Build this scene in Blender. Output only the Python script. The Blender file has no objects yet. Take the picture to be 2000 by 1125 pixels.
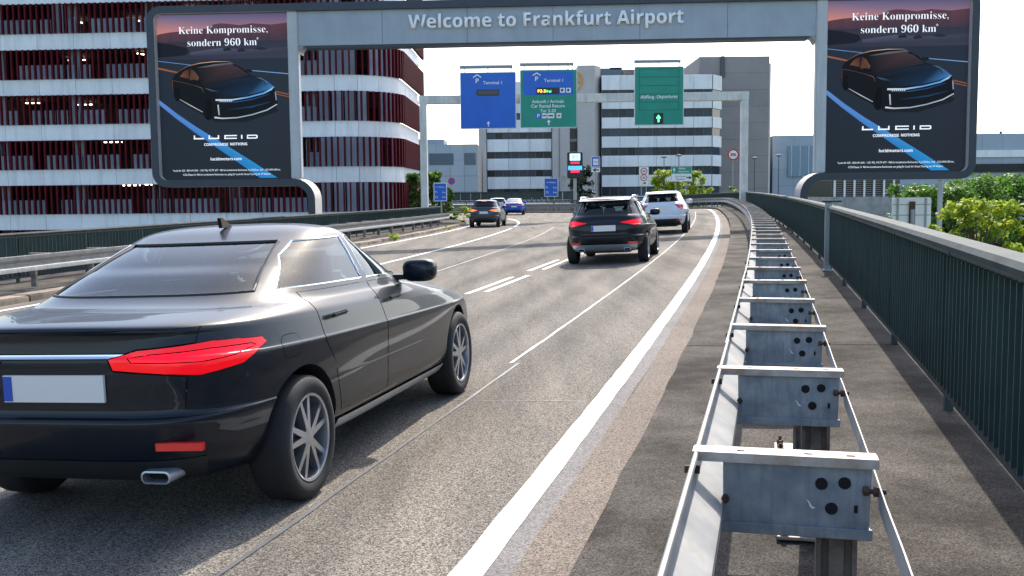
import bpy, bmesh, math, random
import numpy as np
from mathutils import Vector, Matrix
R_ = math.radians
random.seed(7); rng = np.random.default_rng(7)
scene = bpy.context.scene
col = scene.collection

# ------------------------------------------------------------------ camera, sky, sun, exposure
CAM_H = 1.55
PITCH = math.atan(180.5/2000.0); ROLL = 0.0100
fw = Vector((0, math.cos(PITCH), -math.sin(PITCH)))
r0 = Vector((1, 0, 0)); u0 = r0.cross(fw)
rt = r0*math.cos(ROLL) - u0*math.sin(ROLL); up = r0*math.sin(ROLL) + u0*math.cos(ROLL)
cam_data = bpy.data.cameras.new('camera'); cam = bpy.data.objects.new('camera', cam_data); col.objects.link(cam)
cam_data.sensor_width = 36.0; cam_data.lens = 36.0; cam_data.clip_start = 0.05; cam_data.clip_end = 3000
cam.matrix_world = Matrix(((rt.x, up.x, -fw.x, 0), (rt.y, up.y, -fw.y, 0), (rt.z, up.z, -fw.z, CAM_H), (0, 0, 0, 1)))
scene.camera = cam

SUN_EL, SUN_AZ = R_(44), R_(16.5)          # azimuth to the right of the viewing direction (+Y)
world = bpy.data.worlds.new('World'); scene.world = world; world.use_nodes = True
wn = world.node_tree; wn.nodes.clear()
sky = wn.nodes.new('ShaderNodeTexSky'); sky.sky_type = 'NISHITA'; sky.sun_disc = False
sky.sun_elevation = SUN_EL; sky.sun_rotation = SUN_AZ
sky.air_density = 1.0; sky.dust_density = 2.2; sky.ozone_density = 1.0
bg = wn.nodes.new('ShaderNodeBackground'); bg.inputs['Strength'].default_value = 0.15
wo = wn.nodes.new('ShaderNodeOutputWorld')
wn.links.new(sky.outputs[0], bg.inputs['Color']); wn.links.new(bg.outputs[0], wo.inputs['Surface'])
sl = bpy.data.lights.new('sun', 'SUN'); sl.energy = 3.0; sl.angle = R_(0.55); sl.color = (1.0, 0.94, 0.84)
so = bpy.data.objects.new('sun', sl); col.objects.link(so)
sd = Vector((math.sin(SUN_AZ)*math.cos(SUN_EL), math.cos(SUN_AZ)*math.cos(SUN_EL), math.sin(SUN_EL)))
so.rotation_euler = sd.to_track_quat('Z', 'Y').to_euler(); so.location = (30, 60, 60)
scene.view_settings.view_transform = 'Standard'; scene.view_settings.look = 'None'
scene.view_settings.exposure = 1.22; scene.view_settings.gamma = 1.0
try: scene.view_settings.use_curve_mapping = False
except Exception: pass
scene.render.engine = 'CYCLES'
scene.cycles.use_denoising = True
scene.cycles.max_bounces = 6; scene.cycles.caustics_reflective = False; scene.cycles.caustics_refractive = False
scene.cycles.sample_clamp_indirect = 6

# ------------------------------------------------------------------ materials
def srgb(r, g, b):
    f = lambda c: (c/255/12.92) if c/255 <= .04045 else ((c/255+.055)/1.055)**2.4
    return (f(r), f(g), f(b))
def mat(name, c, rough=.6, metal=0., var=0.0, vscale=3., c2=None, bump=0., bscale=60., coat=0., emit=None, estr=0., spec=.5, alpha=None, det=6.):
    m = bpy.data.materials.new(name); m.use_nodes = True
    nt = m.node_tree; b = nt.nodes['Principled BSDF']
    b.inputs['Base Color'].default_value = (*c, 1); b.inputs['Roughness'].default_value = rough
    b.inputs['Metallic'].default_value = metal; b.inputs['Specular IOR Level'].default_value = spec
    if coat: b.inputs['Coat Weight'].default_value = coat; b.inputs['Coat Roughness'].default_value = .03
    if emit: b.inputs['Emission Color'].default_value = (*emit, 1); b.inputs['Emission Strength'].default_value = estr
    if var or c2 or bump:
        g = nt.nodes.new('ShaderNodeNewGeometry')
    if var or c2:
        n = nt.nodes.new('ShaderNodeTexNoise'); n.inputs['Scale'].default_value = vscale; n.inputs['Detail'].default_value = det
        n.inputs['Roughness'].default_value = .62
        nt.links.new(g.outputs['Position'], n.inputs['Vector'])
        cr = nt.nodes.new('ShaderNodeValToRGB'); nt.links.new(n.outputs['Fac'], cr.inputs['Fac'])
        a = tuple(x*(1-var) for x in c); d = c2 if c2 else tuple(min(1, x*(1+var)) for x in c)
        cr.color_ramp.elements[0].position = .33; cr.color_ramp.elements[1].position = .67
        cr.color_ramp.elements[0].color = (*a, 1); cr.color_ramp.elements[1].color = (*d, 1)
        nt.links.new(cr.outputs['Color'], b.inputs['Base Color'])
    if bump:
        n2 = nt.nodes.new('ShaderNodeTexNoise'); n2.inputs['Scale'].default_value = bscale; n2.inputs['Detail'].default_value = 3
        nt.links.new(g.outputs['Position'], n2.inputs['Vector'])
        bp = nt.nodes.new('ShaderNodeBump'); bp.inputs['Strength'].default_value = bump; bp.inputs['Distance'].default_value = .01
        nt.links.new(n2.outputs['Fac'], bp.inputs['Height']); nt.links.new(bp.outputs[0], b.inputs['Normal'])
    return m

def aggregate(name, base, dark, light, patch=None, fine=170., patch_scale=.55, bump=.5, mid=.5, streak=None):
    """asphalt / washed concrete: stone speckle, larger wear patches, fine relief"""
    m = bpy.data.materials.new(name); m.use_nodes = True; nt = m.node_tree; L = nt.links
    b = nt.nodes['Principled BSDF']; b.inputs['Roughness'].default_value = .92; b.inputs['Specular IOR Level'].default_value = .12
    g = nt.nodes.new('ShaderNodeNewGeometry')
    v = nt.nodes.new('ShaderNodeTexVoronoi'); v.inputs['Scale'].default_value = fine; L.new(g.outputs['Position'], v.inputs['Vector'])
    sx = nt.nodes.new('ShaderNodeSeparateColor'); L.new(v.outputs['Color'], sx.inputs[0])
    cr = nt.nodes.new('ShaderNodeValToRGB'); L.new(sx.outputs[0], cr.inputs['Fac'])
    e = cr.color_ramp.elements; e[0].position = .0; e[0].color = (*dark, 1); e[1].position = 1.; e[1].color = (*light, 1)
    k = e.new(mid); k.color = (*base, 1)
    n = nt.nodes.new('ShaderNodeTexNoise'); n.inputs['Scale'].default_value = patch_scale; n.inputs['Detail'].default_value = 8; n.inputs['Roughness'].default_value = .65
    if streak:
        mp = nt.nodes.new('ShaderNodeMapping'); mp.inputs['Rotation'].default_value = (0, 0, streak[0]); mp.inputs['Scale'].default_value = streak[1]
        L.new(g.outputs['Position'], mp.inputs['Vector']); L.new(mp.outputs[0], n.inputs['Vector'])
    else: L.new(g.outputs['Position'], n.inputs['Vector'])
    cr2 = nt.nodes.new('ShaderNodeValToRGB'); L.new(n.outputs['Fac'], cr2.inputs['Fac'])
    e = cr2.color_ramp.elements; p = patch or ((.8, .8, .8), (1.2, 1.18, 1.15))
    e[0].position = .36; e[0].color = (*p[0], 1); e[1].position = .66; e[1].color = (*p[1], 1)
    mx = nt.nodes.new('ShaderNodeMix'); mx.data_type = 'RGBA'; mx.blend_type = 'MULTIPLY'; mx.inputs[0].default_value = 1
    L.new(cr.outputs[0], mx.inputs[6]); L.new(cr2.outputs[0], mx.inputs[7]); L.new(mx.outputs[2], b.inputs['Base Color'])
    n2 = nt.nodes.new('ShaderNodeTexNoise'); n2.inputs['Scale'].default_value = fine*.8; n2.inputs['Detail'].default_value = 3; L.new(g.outputs['Position'], n2.inputs['Vector'])
    bp = nt.nodes.new('ShaderNodeBump'); bp.inputs['Strength'].default_value = bump; bp.inputs['Distance'].default_value = .006
    L.new(n2.outputs['Fac'], bp.inputs['Height']); L.new(bp.outputs[0], b.inputs['Normal'])
    return m

def streaks(m, sc=(60, 60, 7), dark=(.16, .19, .21), amt=.55):
    """vertical run-off streaks mixed over the existing colour"""
    nt = m.node_tree; b = nt.nodes['Principled BSDF']; i = b.inputs['Base Color']; g = nt.nodes.new('ShaderNodeNewGeometry'); mp = nt.nodes.new('ShaderNodeMapping'); mp.inputs['Scale'].default_value = sc
    n = nt.nodes.new('ShaderNodeTexNoise'); n.inputs['Scale'].default_value = 1.; n.inputs['Detail'].default_value = 6; cr = nt.nodes.new('ShaderNodeValToRGB'); cr.color_ramp.elements[0].position = .48; cr.color_ramp.elements[1].position = .72
    cr.color_ramp.elements[1].color = (amt, amt, amt, 1); mx = nt.nodes.new('ShaderNodeMix'); mx.data_type = 'RGBA'; mx.inputs[7].default_value = (*dark, 1); L = nt.links
    L.new(g.outputs['Position'], mp.inputs['Vector']); L.new(mp.outputs[0], n.inputs['Vector']); L.new(n.outputs['Fac'], cr.inputs['Fac']); L.new(cr.outputs[0], mx.inputs[0])
    if i.links: L.new(i.links[0].from_socket, mx.inputs[6])
    else: mx.inputs[6].default_value = i.default_value
    L.new(mx.outputs[2], i)
def worn_paint(name, c=(.75, .75, .72), under=(.2, .19, .18), amount=.36):
    m = bpy.data.materials.new(name); m.use_nodes = True; nt = m.node_tree; L = nt.links
    b = nt.nodes['Principled BSDF']; b.inputs['Roughness'].default_value = .75
    g = nt.nodes.new('ShaderNodeNewGeometry')
    n = nt.nodes.new('ShaderNodeTexNoise'); n.inputs['Scale'].default_value = 28; n.inputs['Detail'].default_value = 9; n.inputs['Roughness'].default_value = .8
    L.new(g.outputs['Position'], n.inputs['Vector'])
    cr = nt.nodes.new('ShaderNodeValToRGB'); L.new(n.outputs['Fac'], cr.inputs['Fac'])
    e = cr.color_ramp.elements; e[0].position = amount; e[0].color = (*under, 1); e[1].position = amount+.07; e[1].color = (*c, 1)
    L.new(cr.outputs[0], b.inputs['Base Color'])
    return m

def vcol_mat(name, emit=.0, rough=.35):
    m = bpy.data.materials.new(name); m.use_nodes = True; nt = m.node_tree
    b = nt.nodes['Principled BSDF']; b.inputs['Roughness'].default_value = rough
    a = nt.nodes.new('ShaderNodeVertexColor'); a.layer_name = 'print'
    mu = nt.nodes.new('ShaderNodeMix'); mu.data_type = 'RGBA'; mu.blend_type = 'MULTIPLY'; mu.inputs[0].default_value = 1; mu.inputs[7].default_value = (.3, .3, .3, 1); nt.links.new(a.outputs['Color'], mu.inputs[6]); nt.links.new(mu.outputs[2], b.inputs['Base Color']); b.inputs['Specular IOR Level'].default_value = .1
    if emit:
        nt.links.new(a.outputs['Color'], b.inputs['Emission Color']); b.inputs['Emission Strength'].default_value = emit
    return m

def leaf_mat(name, dark, light, trans=.5):
    m = bpy.data.materials.new(name); m.use_nodes = True; nt = m.node_tree; L = nt.links
    b = nt.nodes['Principled BSDF']; b.inputs['Roughness'].default_value = .55
    g = nt.nodes.new('ShaderNodeNewGeometry'); n = nt.nodes.new('ShaderNodeTexNoise'); n.inputs['Scale'].default_value = 1.7; n.inputs['Detail'].default_value = 5
    L.new(g.outputs['Position'], n.inputs['Vector'])
    cr = nt.nodes.new('ShaderNodeValToRGB'); L.new(n.outputs['Fac'], cr.inputs['Fac'])
    e = cr.color_ramp.elements; e[0].position = .35; e[0].color = (*dark, 1); e[1].position = .65; e[1].color = (*light, 1)
    L.new(cr.outputs[0], b.inputs['Base Color'])
    t = nt.nodes.new('ShaderNodeBsdfTranslucent'); L.new(cr.outputs[0], t.inputs['Color'])
    mx = nt.nodes.new('ShaderNodeMixShader'); mx.inputs[0].default_value = trans
    out = nt.nodes['Material Output']; L.new(b.outputs[0], mx.inputs[1]); L.new(t.outputs[0], mx.inputs[2]); L.new(mx.outputs[0], out.inputs['Surface'])
    return m

MT = {}
MT['asphalt'] = aggregate('asphalt', (.158, .142, .122), (.036, .034, .031), (.37, .335, .29), fine=165., patch=((.70, .70, .71), (1.16, 1.14, 1.10)), streak=(R_(14), (1.6, .16, 1)), patch_scale=1.0)
MT['gutter'] = aggregate('gutter_asphalt', (.18, .152, .128), (.055, .047, .042), (.31, .262, .222), fine=170., patch=((.85, .85, .85), (1.15, 1.12, 1.1)))
MT['gutter_grey'] = aggregate('gutter_grey', (.20, .187, .178), (.12, .11, .11), (.27, .26, .25), fine=120., patch=((.85, .85, .86), (1.15, 1.14, 1.12)))
MT['walk'] = aggregate('walkway_asphalt', (.044, .040, .037), (.017, .015, .014), (.082, .076, .071), fine=190., patch=((.45, .42, .40), (2.35, 2.25, 2.1)), patch_scale=1.15, streak=(R_(14), (1.0, .9, 1)))
MT['line'] = worn_paint('road_paint'); MT['line_thin'] = worn_paint('thin_road_paint', (.55, .55, .54), (.2, .19, .18), .44)
MT['seal'] = mat('joint_sealant', (.09, .092, .1), .5, var=.3, vscale=9)
MT['kerb'] = mat('kerb_stone', (.24, .19, .145), .9, var=.4, vscale=2.5, bump=.5)
MT['galv'] = mat('galvanised_steel', (.24, .29, .33), .55, .3, spec=.3, c2=(.40, .43, .45), var=.12, vscale=11, bump=.06, bscale=25, det=9)
MT['galv_light'] = mat('galvanised_rail', (.25, .26, .265), .6, .2, spec=.2, c2=(.36, .35, .33), var=.1, vscale=4, bump=.05, bscale=18, det=9)
MT['rust'] = mat('rusty_steel', (.10, .06, .042), .85, .2, var=.5, vscale=30)
MT['post_steel'] = mat('weathered_post', (.23, .20, .17), .7, .35, var=.5, vscale=9)
MT['spacer_top'] = mat('worn_galvanised_edge', (.46, .43, .39), .6, .2, spec=.25, c2=(.27, .19, .14), var=.0, vscale=9)
MT['hole'] = mat('dark_hole', (.008, .007, .007), .9)
MT['green'] = mat('dark_green_paint', (.016, .042, .041), .45, 0, var=.25, vscale=2.5)
MT['green_rail'] = mat('grey_green_handrail', (.052, .064, .067), .7, .0, spec=.1, var=.3, vscale=3)
MT['greypost'] = mat('grey_post_paint', (.33, .37, .39), .5, .2, var=.12, vscale=4)
MT['concrete'] = mat('concrete', (.33, .33, .32), .9, var=.2, vscale=1.2, bump=.2)
MT['ground'] = mat('ground', (.13, .14, .10), .95, c2=(.08, .11, .05), var=.2, vscale=.15)
MT['g_white'] = mat('garage_white_panel', (.82, .83, .85), .5, var=.06, vscale=.6)
MT['g_red'] = mat('dark_red_fin', (.092, .002, .010), .6, spec=.15, var=.22, vscale=1.5)
MT['g_inner'] = mat('garage_grey_panel', (.33, .38, .46), .6, var=.15, vscale=.8)
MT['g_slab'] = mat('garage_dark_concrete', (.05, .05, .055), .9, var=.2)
MT['g_col'] = mat('garage_column', (.33, .36, .42), .7)
MT['tube'] = mat('fluorescent_tube', (1, .95, .8), emit=(1, .88, .6), estr=5)
MT['o_white'] = mat('office_white_panel', (.86, .855, .85), .6, var=.05, vscale=.3)
MT['o_beige'] = mat('office_taupe_panel', (.56, .505, .48), .7, var=.07, vscale=.25)
MT['o_dark'] = mat('office_dark_slab', (.31, .275, .265), .75, var=.08, vscale=.2)
MT['o_glass'] = mat('office_glass', (.012, .022, .038), .12, spec=.3, c2=(.03, .05, .075), var=.2, vscale=.25)
MT['o_blue'] = mat('blue_grey_cladding', (.36, .42, .48), .55, var=.05, vscale=.2)
MT['o_bluewin'] = mat('blue_grey_window', (.10, .14, .18), .25)
MT['joint'] = mat('dark_joint', (.10, .10, .11), .8)
MT['frame_dark'] = mat('dark_blue_grey_frame', (.028, .038, .056), .42, .1, var=.1, vscale=2)
MT['frame_light'] = mat('pale_grey_frame', (.46, .48, .50), .5, var=.08, vscale=1.2)
MT['beam_grey'] = mat('blue_grey_beam', (.32, .37, .42), .42, .0, var=.08, vscale=.9)
MT['leg_beige'] = mat('warm_grey_leg', (.52, .47, .44), .6, var=.08)
MT['white_letter'] = mat('white_letter', (.93, .93, .93), .4)
MT['print_white'] = mat('glowing_white_print', (.85, .85, .86), .5, emit=(.85, .87, .9), estr=.3)  # poster lettering, given the same added glow as the print
MT['poster'] = vcol_mat('glowing_print', emit=.30)  # printed poster with added emission to lift it out of the shade
MT['gantry_white'] = mat('offwhite_gantry', (.74, .74, .70), .6, c2=(.56, .55, .50), var=.0, vscale=.9)
MT['sign_blue'] = mat('sign_blue', (.004, .12, .56), .4, var=.08, vscale=.8)
MT['sign_green'] = mat('sign_green', (.0, .26, .18), .4, var=.1, vscale=.8)
MT['sign_greenline'] = mat('sign_green_joint', (.0, .07, .05), .6)
MT['sign_frame'] = mat('sign_aluminium', (.55, .57, .59), .4, .4)
MT['sign_white'] = mat('sign_white', (.8, .8, .8), .4)
MT['sign_red'] = mat('sign_red', (.55, .012, .02), .4)
MT['black'] = mat('black_panel', (.009, .009, .011), .35)
MT['led_amber'] = mat('amber_led', (.9, .4, .02), emit=(1, .45, .03), estr=1.6)
MT['led_green'] = mat('green_led', (.1, .9, .3), emit=(.1, 1, .35), estr=1.4)
MT['led_red'] = mat('red_led', (.7, .02, .05), emit=(1, .02, .06), estr=.9)
MT['led_blue'] = mat('blue_led', (.05, .3, .9), emit=(.05, .4, 1), estr=.7)
MT['led_cyan'] = mat('pale_blue_led', (.5, .8, .95), emit=(.5, .85, 1), estr=.7)
MT['yellow'] = mat('yellow_emblem', (.75, .36, .01), .4)
MT['grey_steel'] = mat('grey_steel', (.30, .33, .36), .45, .4)
MT['bark'] = mat('bark', (.09, .065, .045), .9, var=.3, vscale=8, bump=.5)
MT['leaf'] = leaf_mat('leaf_green', (.045, .12, .014), (.12, .25, .028))
MT['leaf_lime'] = leaf_mat('leaf_lime', (.17, .27, .02), (.40, .46, .035), .5)
MT['leaf_dark'] = leaf_mat('leaf_dark', (.014, .026, .014), (.035, .05, .02), .15)
def vary(m, amt):
    nt = m.node_tree; b = nt.nodes['Principled BSDF']; i = b.inputs['Base Color']; oi = nt.nodes.new('ShaderNodeObjectInfo'); mr = nt.nodes.new('ShaderNodeMapRange')
    mr.inputs['To Min'].default_value = 1-amt; mr.inputs['To Max'].default_value = 1+amt; nt.links.new(oi.outputs['Random'], mr.inputs['Value'])
    h = nt.nodes.new('ShaderNodeHueSaturation'); nt.links.new(mr.outputs[0], h.inputs['Value'])
    if i.links: nt.links.new(i.links[0].from_socket, h.inputs['Color'])
    else: h.inputs['Color'].default_value = i.default_value
    nt.links.new(h.outputs[0], i)
for k_, a_ in (('galv', .16), ('spacer_top', .22), ('galv_light', .08), ('post_steel', .2), ('g_white', .05), ('g_inner', .22), ('g_red', .18), ('o_white', .05), ('o_glass', .6), ('o_blue', .06), ('kerb', .25), ('green', .12), ('o_dark', .05)): vary(MT[k_], a_)
streaks(MT['galv']); streaks(MT['galv_light'], (9, 9, 30), (.25, .22, .19), .5); streaks(MT['g_white'], (2.5, 2.5, .35), (.50, .52, .55), .45); streaks(MT['beam_grey'], (3, 3, .5), (.24, .285, .33), .35)
streaks(MT['o_white'], (1.2, 1.2, .12), (.60, .60, .60), .5); streaks(MT['gantry_white'], (4, 4, .8), (.42, .41, .37), .6); streaks(MT['concrete'], (1.5, 1.5, .3), (.17, .17, .165), .6); streaks(MT['green'], (14, 14, 2), (.03, .055, .053), .6); streaks(MT['frame_light'], (6, 6, .7), (.36, .37, .38), .5)
# vehicles
MT['tyre'] = mat('tyre_rubber', (.012, .012, .013), .8)
MT['rim'] = mat('alloy_rim', (.42, .44, .47), .3, .85)
def glass_mat(name, tint):
    m = bpy.data.materials.new(name); m.use_nodes = True; nt = m.node_tree; nt.nodes.clear(); L = nt.links
    o = nt.nodes.new('ShaderNodeOutputMaterial'); t = nt.nodes.new('ShaderNodeBsdfTransparent'); t.inputs[0].default_value = (*tint, 1)
    g = nt.nodes.new('ShaderNodeBsdfGlossy'); g.inputs['Roughness'].default_value = .015; g.inputs['Color'].default_value = (.95, .98, 1, 1)
    f = nt.nodes.new('ShaderNodeFresnel'); f.inputs['IOR'].default_value = 1.42; mx = nt.nodes.new('ShaderNodeMixShader')
    L.new(f.outputs[0], mx.inputs[0]); L.new(t.outputs[0], mx.inputs[1]); L.new(g.outputs[0], mx.inputs[2]); L.new(mx.outputs[0], o.inputs['Surface']); return m
MT['glass'] = glass_mat('tinted_car_glass', (.60, .74, .79))
MT['glass_dark'] = glass_mat('dark_car_glass', (.06, .07, .075))
MT['seat'] = mat('dark_upholstery', (.06, .062, .066), .85, var=.2, vscale=12)
MT['plastic'] = mat('black_plastic', (.012, .013, .015), .55)
MT['chrome'] = mat('chrome_trim', (.72, .74, .77), .14, 1.0)
MT['satin'] = mat('satin_silver_trim', (.42, .46, .52), .35, .7)
MT['lamp_on'] = mat('lit_red_lamp', (.42, .0, .004), .2, coat=.4, spec=.3, emit=(1, .0, .01), estr=.28)
MT['lamp_bar'] = mat('lit_light_bar', (.6, .0, .005), .3, emit=(1, .0, .012), estr=.85)
MT['lamp_red'] = mat('red_lamp', (.30, .004, .007), .15, coat=1, emit=(1, .01, .015), estr=.08)
MT['lamp_brake'] = mat('glowing_brake_lamp', (.7, .05, .02), .2, emit=(1, .09, .02), estr=1.6)
MT['plate'] = mat('number_plate', (.68, .68, .66), .4); MT['plate_blue'] = mat('number_plate_band', (.01, .07, .42), .4)
def paint(name, c, coat=.38, rough=.32, metal=0.): return mat(name, c, rough, metal, coat=coat, spec=.2)
MT['p_black'] = paint('black_car_paint', (.003, .005, .008), rough=.35)
MT['p_navy'] = paint('blue_black_car_paint', (.003, .007, .013), rough=.35)
MT['p_white'] = paint('pearl_white_paint', (.62, .66, .71))
MT['p_grey'] = paint('blue_grey_car_paint', (.045, .06, .075), metal=.4)
MT['p_blue'] = paint('bright_blue_car_paint', (.0, .085, .46))
MT['p_silver'] = paint('silver_car_paint', (.5, .53, .56), metal=.5)

# ------------------------------------------------------------------ mesh helpers
class MB:
    def __init__(s): s.v = []; s.f = []; s.m = []
    def add(s, verts, faces, mi=0):
        o = len(s.v); s.v += [tuple(p) for p in verts]; s.f += [tuple(i+o for i in f) for f in faces]; s.m += [mi]*len(faces); return s
    def box(s, c, d, rz=0., mi=0, M=None):
        x, y, z = d[0]/2, d[1]/2, d[2]/2
        P = [Vector((sx*x, sy*y, sz*z)) for sx in (-1, 1) for sy in (-1, 1) for sz in (-1, 1)]
        A = Matrix.Rotation(rz, 3, 'Z') if M is None else M
        P = [A @ p + Vector(c) for p in P]
        return s.add(P, [(0, 1, 3, 2), (4, 6, 7, 5), (0, 4, 5, 1), (2, 3, 7, 6), (0, 2, 6, 4), (1, 5, 7, 3)], mi)
    def prism(s, poly, y0, y1, mi=0, mi_side=None):
        """polygon in (x,z) extruded along y"""
        n = len(poly); V = [(p[0], y0, p[1]) for p in poly] + [(p[0], y1, p[1]) for p in poly]
        s.add(V, [tuple(range(n)), tuple(range(2*n-1, n-1, -1))], mi)
        return s.add(V, [(i, n+i, n+(i+1) % n, (i+1) % n) for i in range(n)], mi if mi_side is None else mi_side)
    def zprism(s, poly, z0, z1, mi=0):
        n = len(poly); V = [(p[0], p[1], z0) for p in poly] + [(p[0], p[1], z1) for p in poly]
        return s.add(V, [tuple(range(n-1, -1, -1)), tuple(range(n, 2*n))] + [(i, (i+1) % n, n+(i+1) % n, n+i) for i in range(n)], mi)
    def tube(s, pts, r, n=8, mi=0, cap=True, closed=False):
        pts = [Vector(p) for p in pts]; rr = r if isinstance(r, (list, tuple)) else [r]*len(pts); V = []; N = len(pts)
        for i, p in enumerate(pts):
            if closed: t = pts[(i+1) % N] - pts[i-1]
            else: t = pts[min(i+1, N-1)] - pts[max(i-1, 0)]
            t = t.normalized() if t.length > 1e-9 else Vector((0, 0, 1))
            a = Vector((0, 0, 1)) if abs(t.z) < .9 else Vector((1, 0, 0))
            u = t.cross(a).normalized(); w = u.cross(t)
            V += [p + (u*math.cos(2*math.pi*k/n) + w*math.sin(2*math.pi*k/n))*rr[i] for k in range(n)]
        F = []
        for i in range(N if closed else N-1):
            j = (i+1) % N
            F += [(i*n+k, i*n+(k+1) % n, j*n+(k+1) % n, j*n+k) for k in range(n)]
        if cap and not closed: F += [tuple(range(n-1, -1, -1)), tuple(range((N-1)*n, N*n))]
        return s.add(V, F, mi)
    def lathe(s, prof, c=(0, 0, 0), n=32, axis='Y', mi=0):
        """profile of (radius, offset along axis)"""
        V = []
        for r, h in prof:
            for k in range(n):
                a = 2*math.pi*k/n; p = (r*math.cos(a), h, r*math.sin(a)) if axis == 'Y' else (r*math.cos(a), r*math.sin(a), h)
                V.append((p[0]+c[0], p[1]+c[1], p[2]+c[2]))
        F = [(i*n+k, i*n+(k+1) % n, (i+1)*n+(k+1) % n, (i+1)*n+k) for i in range(len(prof)-1) for k in range(n)]
        return s.add(V, F, mi)
    def disc(s, c, r, y0, y1, n=20, mi=0):
        return s.prism([(c[0]+r*math.cos(2*math.pi*k/n), c[1]+r*math.sin(2*math.pi*k/n)) for k in range(n)], y0, y1, mi)
    def mesh(s, name, mats, smooth=False, angle=35, fix=True):
        me = bpy.data.meshes.new(name); me.from_pydata(s.v, [], s.f)
        for m in (mats if isinstance(mats, (list, tuple)) else [mats]): me.materials.append(m)
        me.polygons.foreach_set('material_index', s.m)
        if fix:
            bm = bmesh.new(); bm.from_mesh(me); bmesh.ops.recalc_face_normals(bm, faces=bm.faces[:]); bm.to_mesh(me); bm.free()
        if smooth: smooth_mesh(me, angle)
        me.update(); return me
    def build(s, name, mats, parent=None, loc=(0, 0, 0), smooth=False, angle=35, fix=True):
        return link(name, s.mesh(name, mats, smooth, angle, fix), parent, loc)
def smooth_mesh(me, angle=35):
    me.polygons.foreach_set('use_smooth', [True]*len(me.polygons)); me.set_sharp_from_angle(angle=R_(angle))
def link(name, me, parent=None, loc=(0, 0, 0), rot=None):
    o = bpy.data.objects.new(name, me); col.objects.link(o); o.location = loc
    if rot is not None: o.rotation_euler = rot
    if parent is not None: o.parent = parent
    return o
def tag(o, label=None, cat=None, group=None, kind=None):
    if label: o['label'] = label
    if cat: o['category'] = cat
    if group: o['group'] = group
    if kind: o['kind'] = kind
    return o
def thing(name, label, cat, loc=(0, 0, 0), rz=0., group=None):
    o = bpy.data.objects.new(name, None); col.objects.link(o); o.location = loc; o.rotation_euler = (0, 0, rz); o.empty_display_size = .3
    return tag(o, label, cat, group)
def bevel_mesh(me, w=.01, seg=2):
    bm = bmesh.new(); bm.from_mesh(me); bmesh.ops.bevel(bm, geom=bm.edges[:], offset=w, segments=seg, affect='EDGES', clamp_overlap=True); bm.to_mesh(me); bm.free()
def rrect(x0, z0, x1, z1, r, n=5):
    P = []
    for cx, cz, a in ((x1-r, z1-r, 0), (x0+r, z1-r, 90), (x0+r, z0+r, 180), (x1-r, z0+r, 270)):
        P += [(cx+r*math.cos(R_(a+90*k/n)), cz+r*math.sin(R_(a+90*k/n))) for k in range(n+1)]
    return P
SERIF = lambda t: ''.join(chr(0x1D400+ord(c)-65) if 'A' <= c <= 'Z' else chr(0x1D41A+ord(c)-97) if 'a' <= c <= 'z' else chr(0x1D7CE+ord(c)-48) if c.isdigit() else c for c in t)
BOLD = lambda t: ''.join(chr(0x1D5D4+ord(c)-65) if 'A' <= c <= 'Z' else chr(0x1D5EE+ord(c)-97) if 'a' <= c <= 'z' else chr(0x1D7EC+ord(c)-48) if c.isdigit() else c for c in t)
ITAL = lambda t: ''.join(chr(0x1D608+ord(c)-65) if 'A' <= c <= 'Z' else chr(0x1D622+ord(c)-97) if 'a' <= c <= 'z' else c for c in t)
TXT = {}
def text(body, m, parent, cx, cz, w, y, h=None, depth=0.004, off=0., name='lettering', ):
    """flat lettering in the local XZ plane facing -Y, fitted to width w (and height h), centred at cx,cz"""
    if 'cu' not in TXT:
        TXT['cu'] = bpy.data.curves.new('tmp_text', 'FONT'); TXT['cu'].resolution_u = 3; TXT['o'] = bpy.data.objects.new('tmp_text', TXT['cu'])
    TXT['cu'].body = body; TXT['cu'].offset = off; me = bpy.data.meshes.new_from_object(TXT['o'])
    n = len(me.vertices); a = np.zeros(n*3); me.vertices.foreach_get('co', a); a = a.reshape(-1, 3)
    lo, hi = a.min(0), a.max(0); s = w/(hi[0]-lo[0]); sz = (h/(hi[1]-lo[1])) if h else s
    b = np.zeros_like(a); b[:, 0] = (a[:, 0]-(lo[0]+hi[0])/2)*s; b[:, 2] = (a[:, 1]-(lo[1]+hi[1])/2)*sz
    me.vertices.foreach_set('co', b.reshape(-1)); me.materials.clear(); me.materials.append(m); me.name = name
    if depth > .006:
        bm = bmesh.new(); bm.from_mesh(me); r = bmesh.ops.extrude_face_region(bm, geom=bm.faces[:])
        for v in [g for g in r['geom'] if isinstance(g, bmesh.types.BMVert)]: v.co.y -= depth
        bmesh.ops.recalc_face_normals(bm, faces=bm.faces[:]); bm.to_mesh(me); bm.free()
    me.update()
    return link(name, me, parent, (cx, y, cz))

# ------------------------------------------------------------------ lie of the land
def xk(Y): return -.75 + .258*Y - .00065*Y*Y
def zr(x, y):
    g = .0058*min(max(y, 0), 70.) if y < 70 else .406
    b = .030 + .015*min(max(y, 0), 60)/60
    e = min(max(x - xk(min(y, 110)), -11.5), 5.)
    return g + b*e
def make_path():
    P = []; y = -7.
    while y < 74: P.append(Vector((xk(y), y))); y += .5
    p = Vector((xk(74.), 74.)); az = math.atan(.258-.0013*74); Rr = 22.
    c = p + Vector((-math.cos(az), math.sin(az)))*Rr; n = 80
    a0 = -az
    for i in range(n+1):
        a = a0 + (math.pi/2 + az + .02)*i/n
        P.append(c + Vector((math.cos(a), math.sin(a)))*Rr)
    q = P[-1]
    for i in range(1, 40): P.append(q + Vector((-.8*i, -.01*i)))
    return P
KP = make_path()
KN = []
for i in range(len(KP)):
    t = (KP[min(i+1, len(KP)-1)] - KP[max(i-1, 0)]).normalized(); KN.append(Vector((t.y, -t.x)))
KS = [0.]
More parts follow.
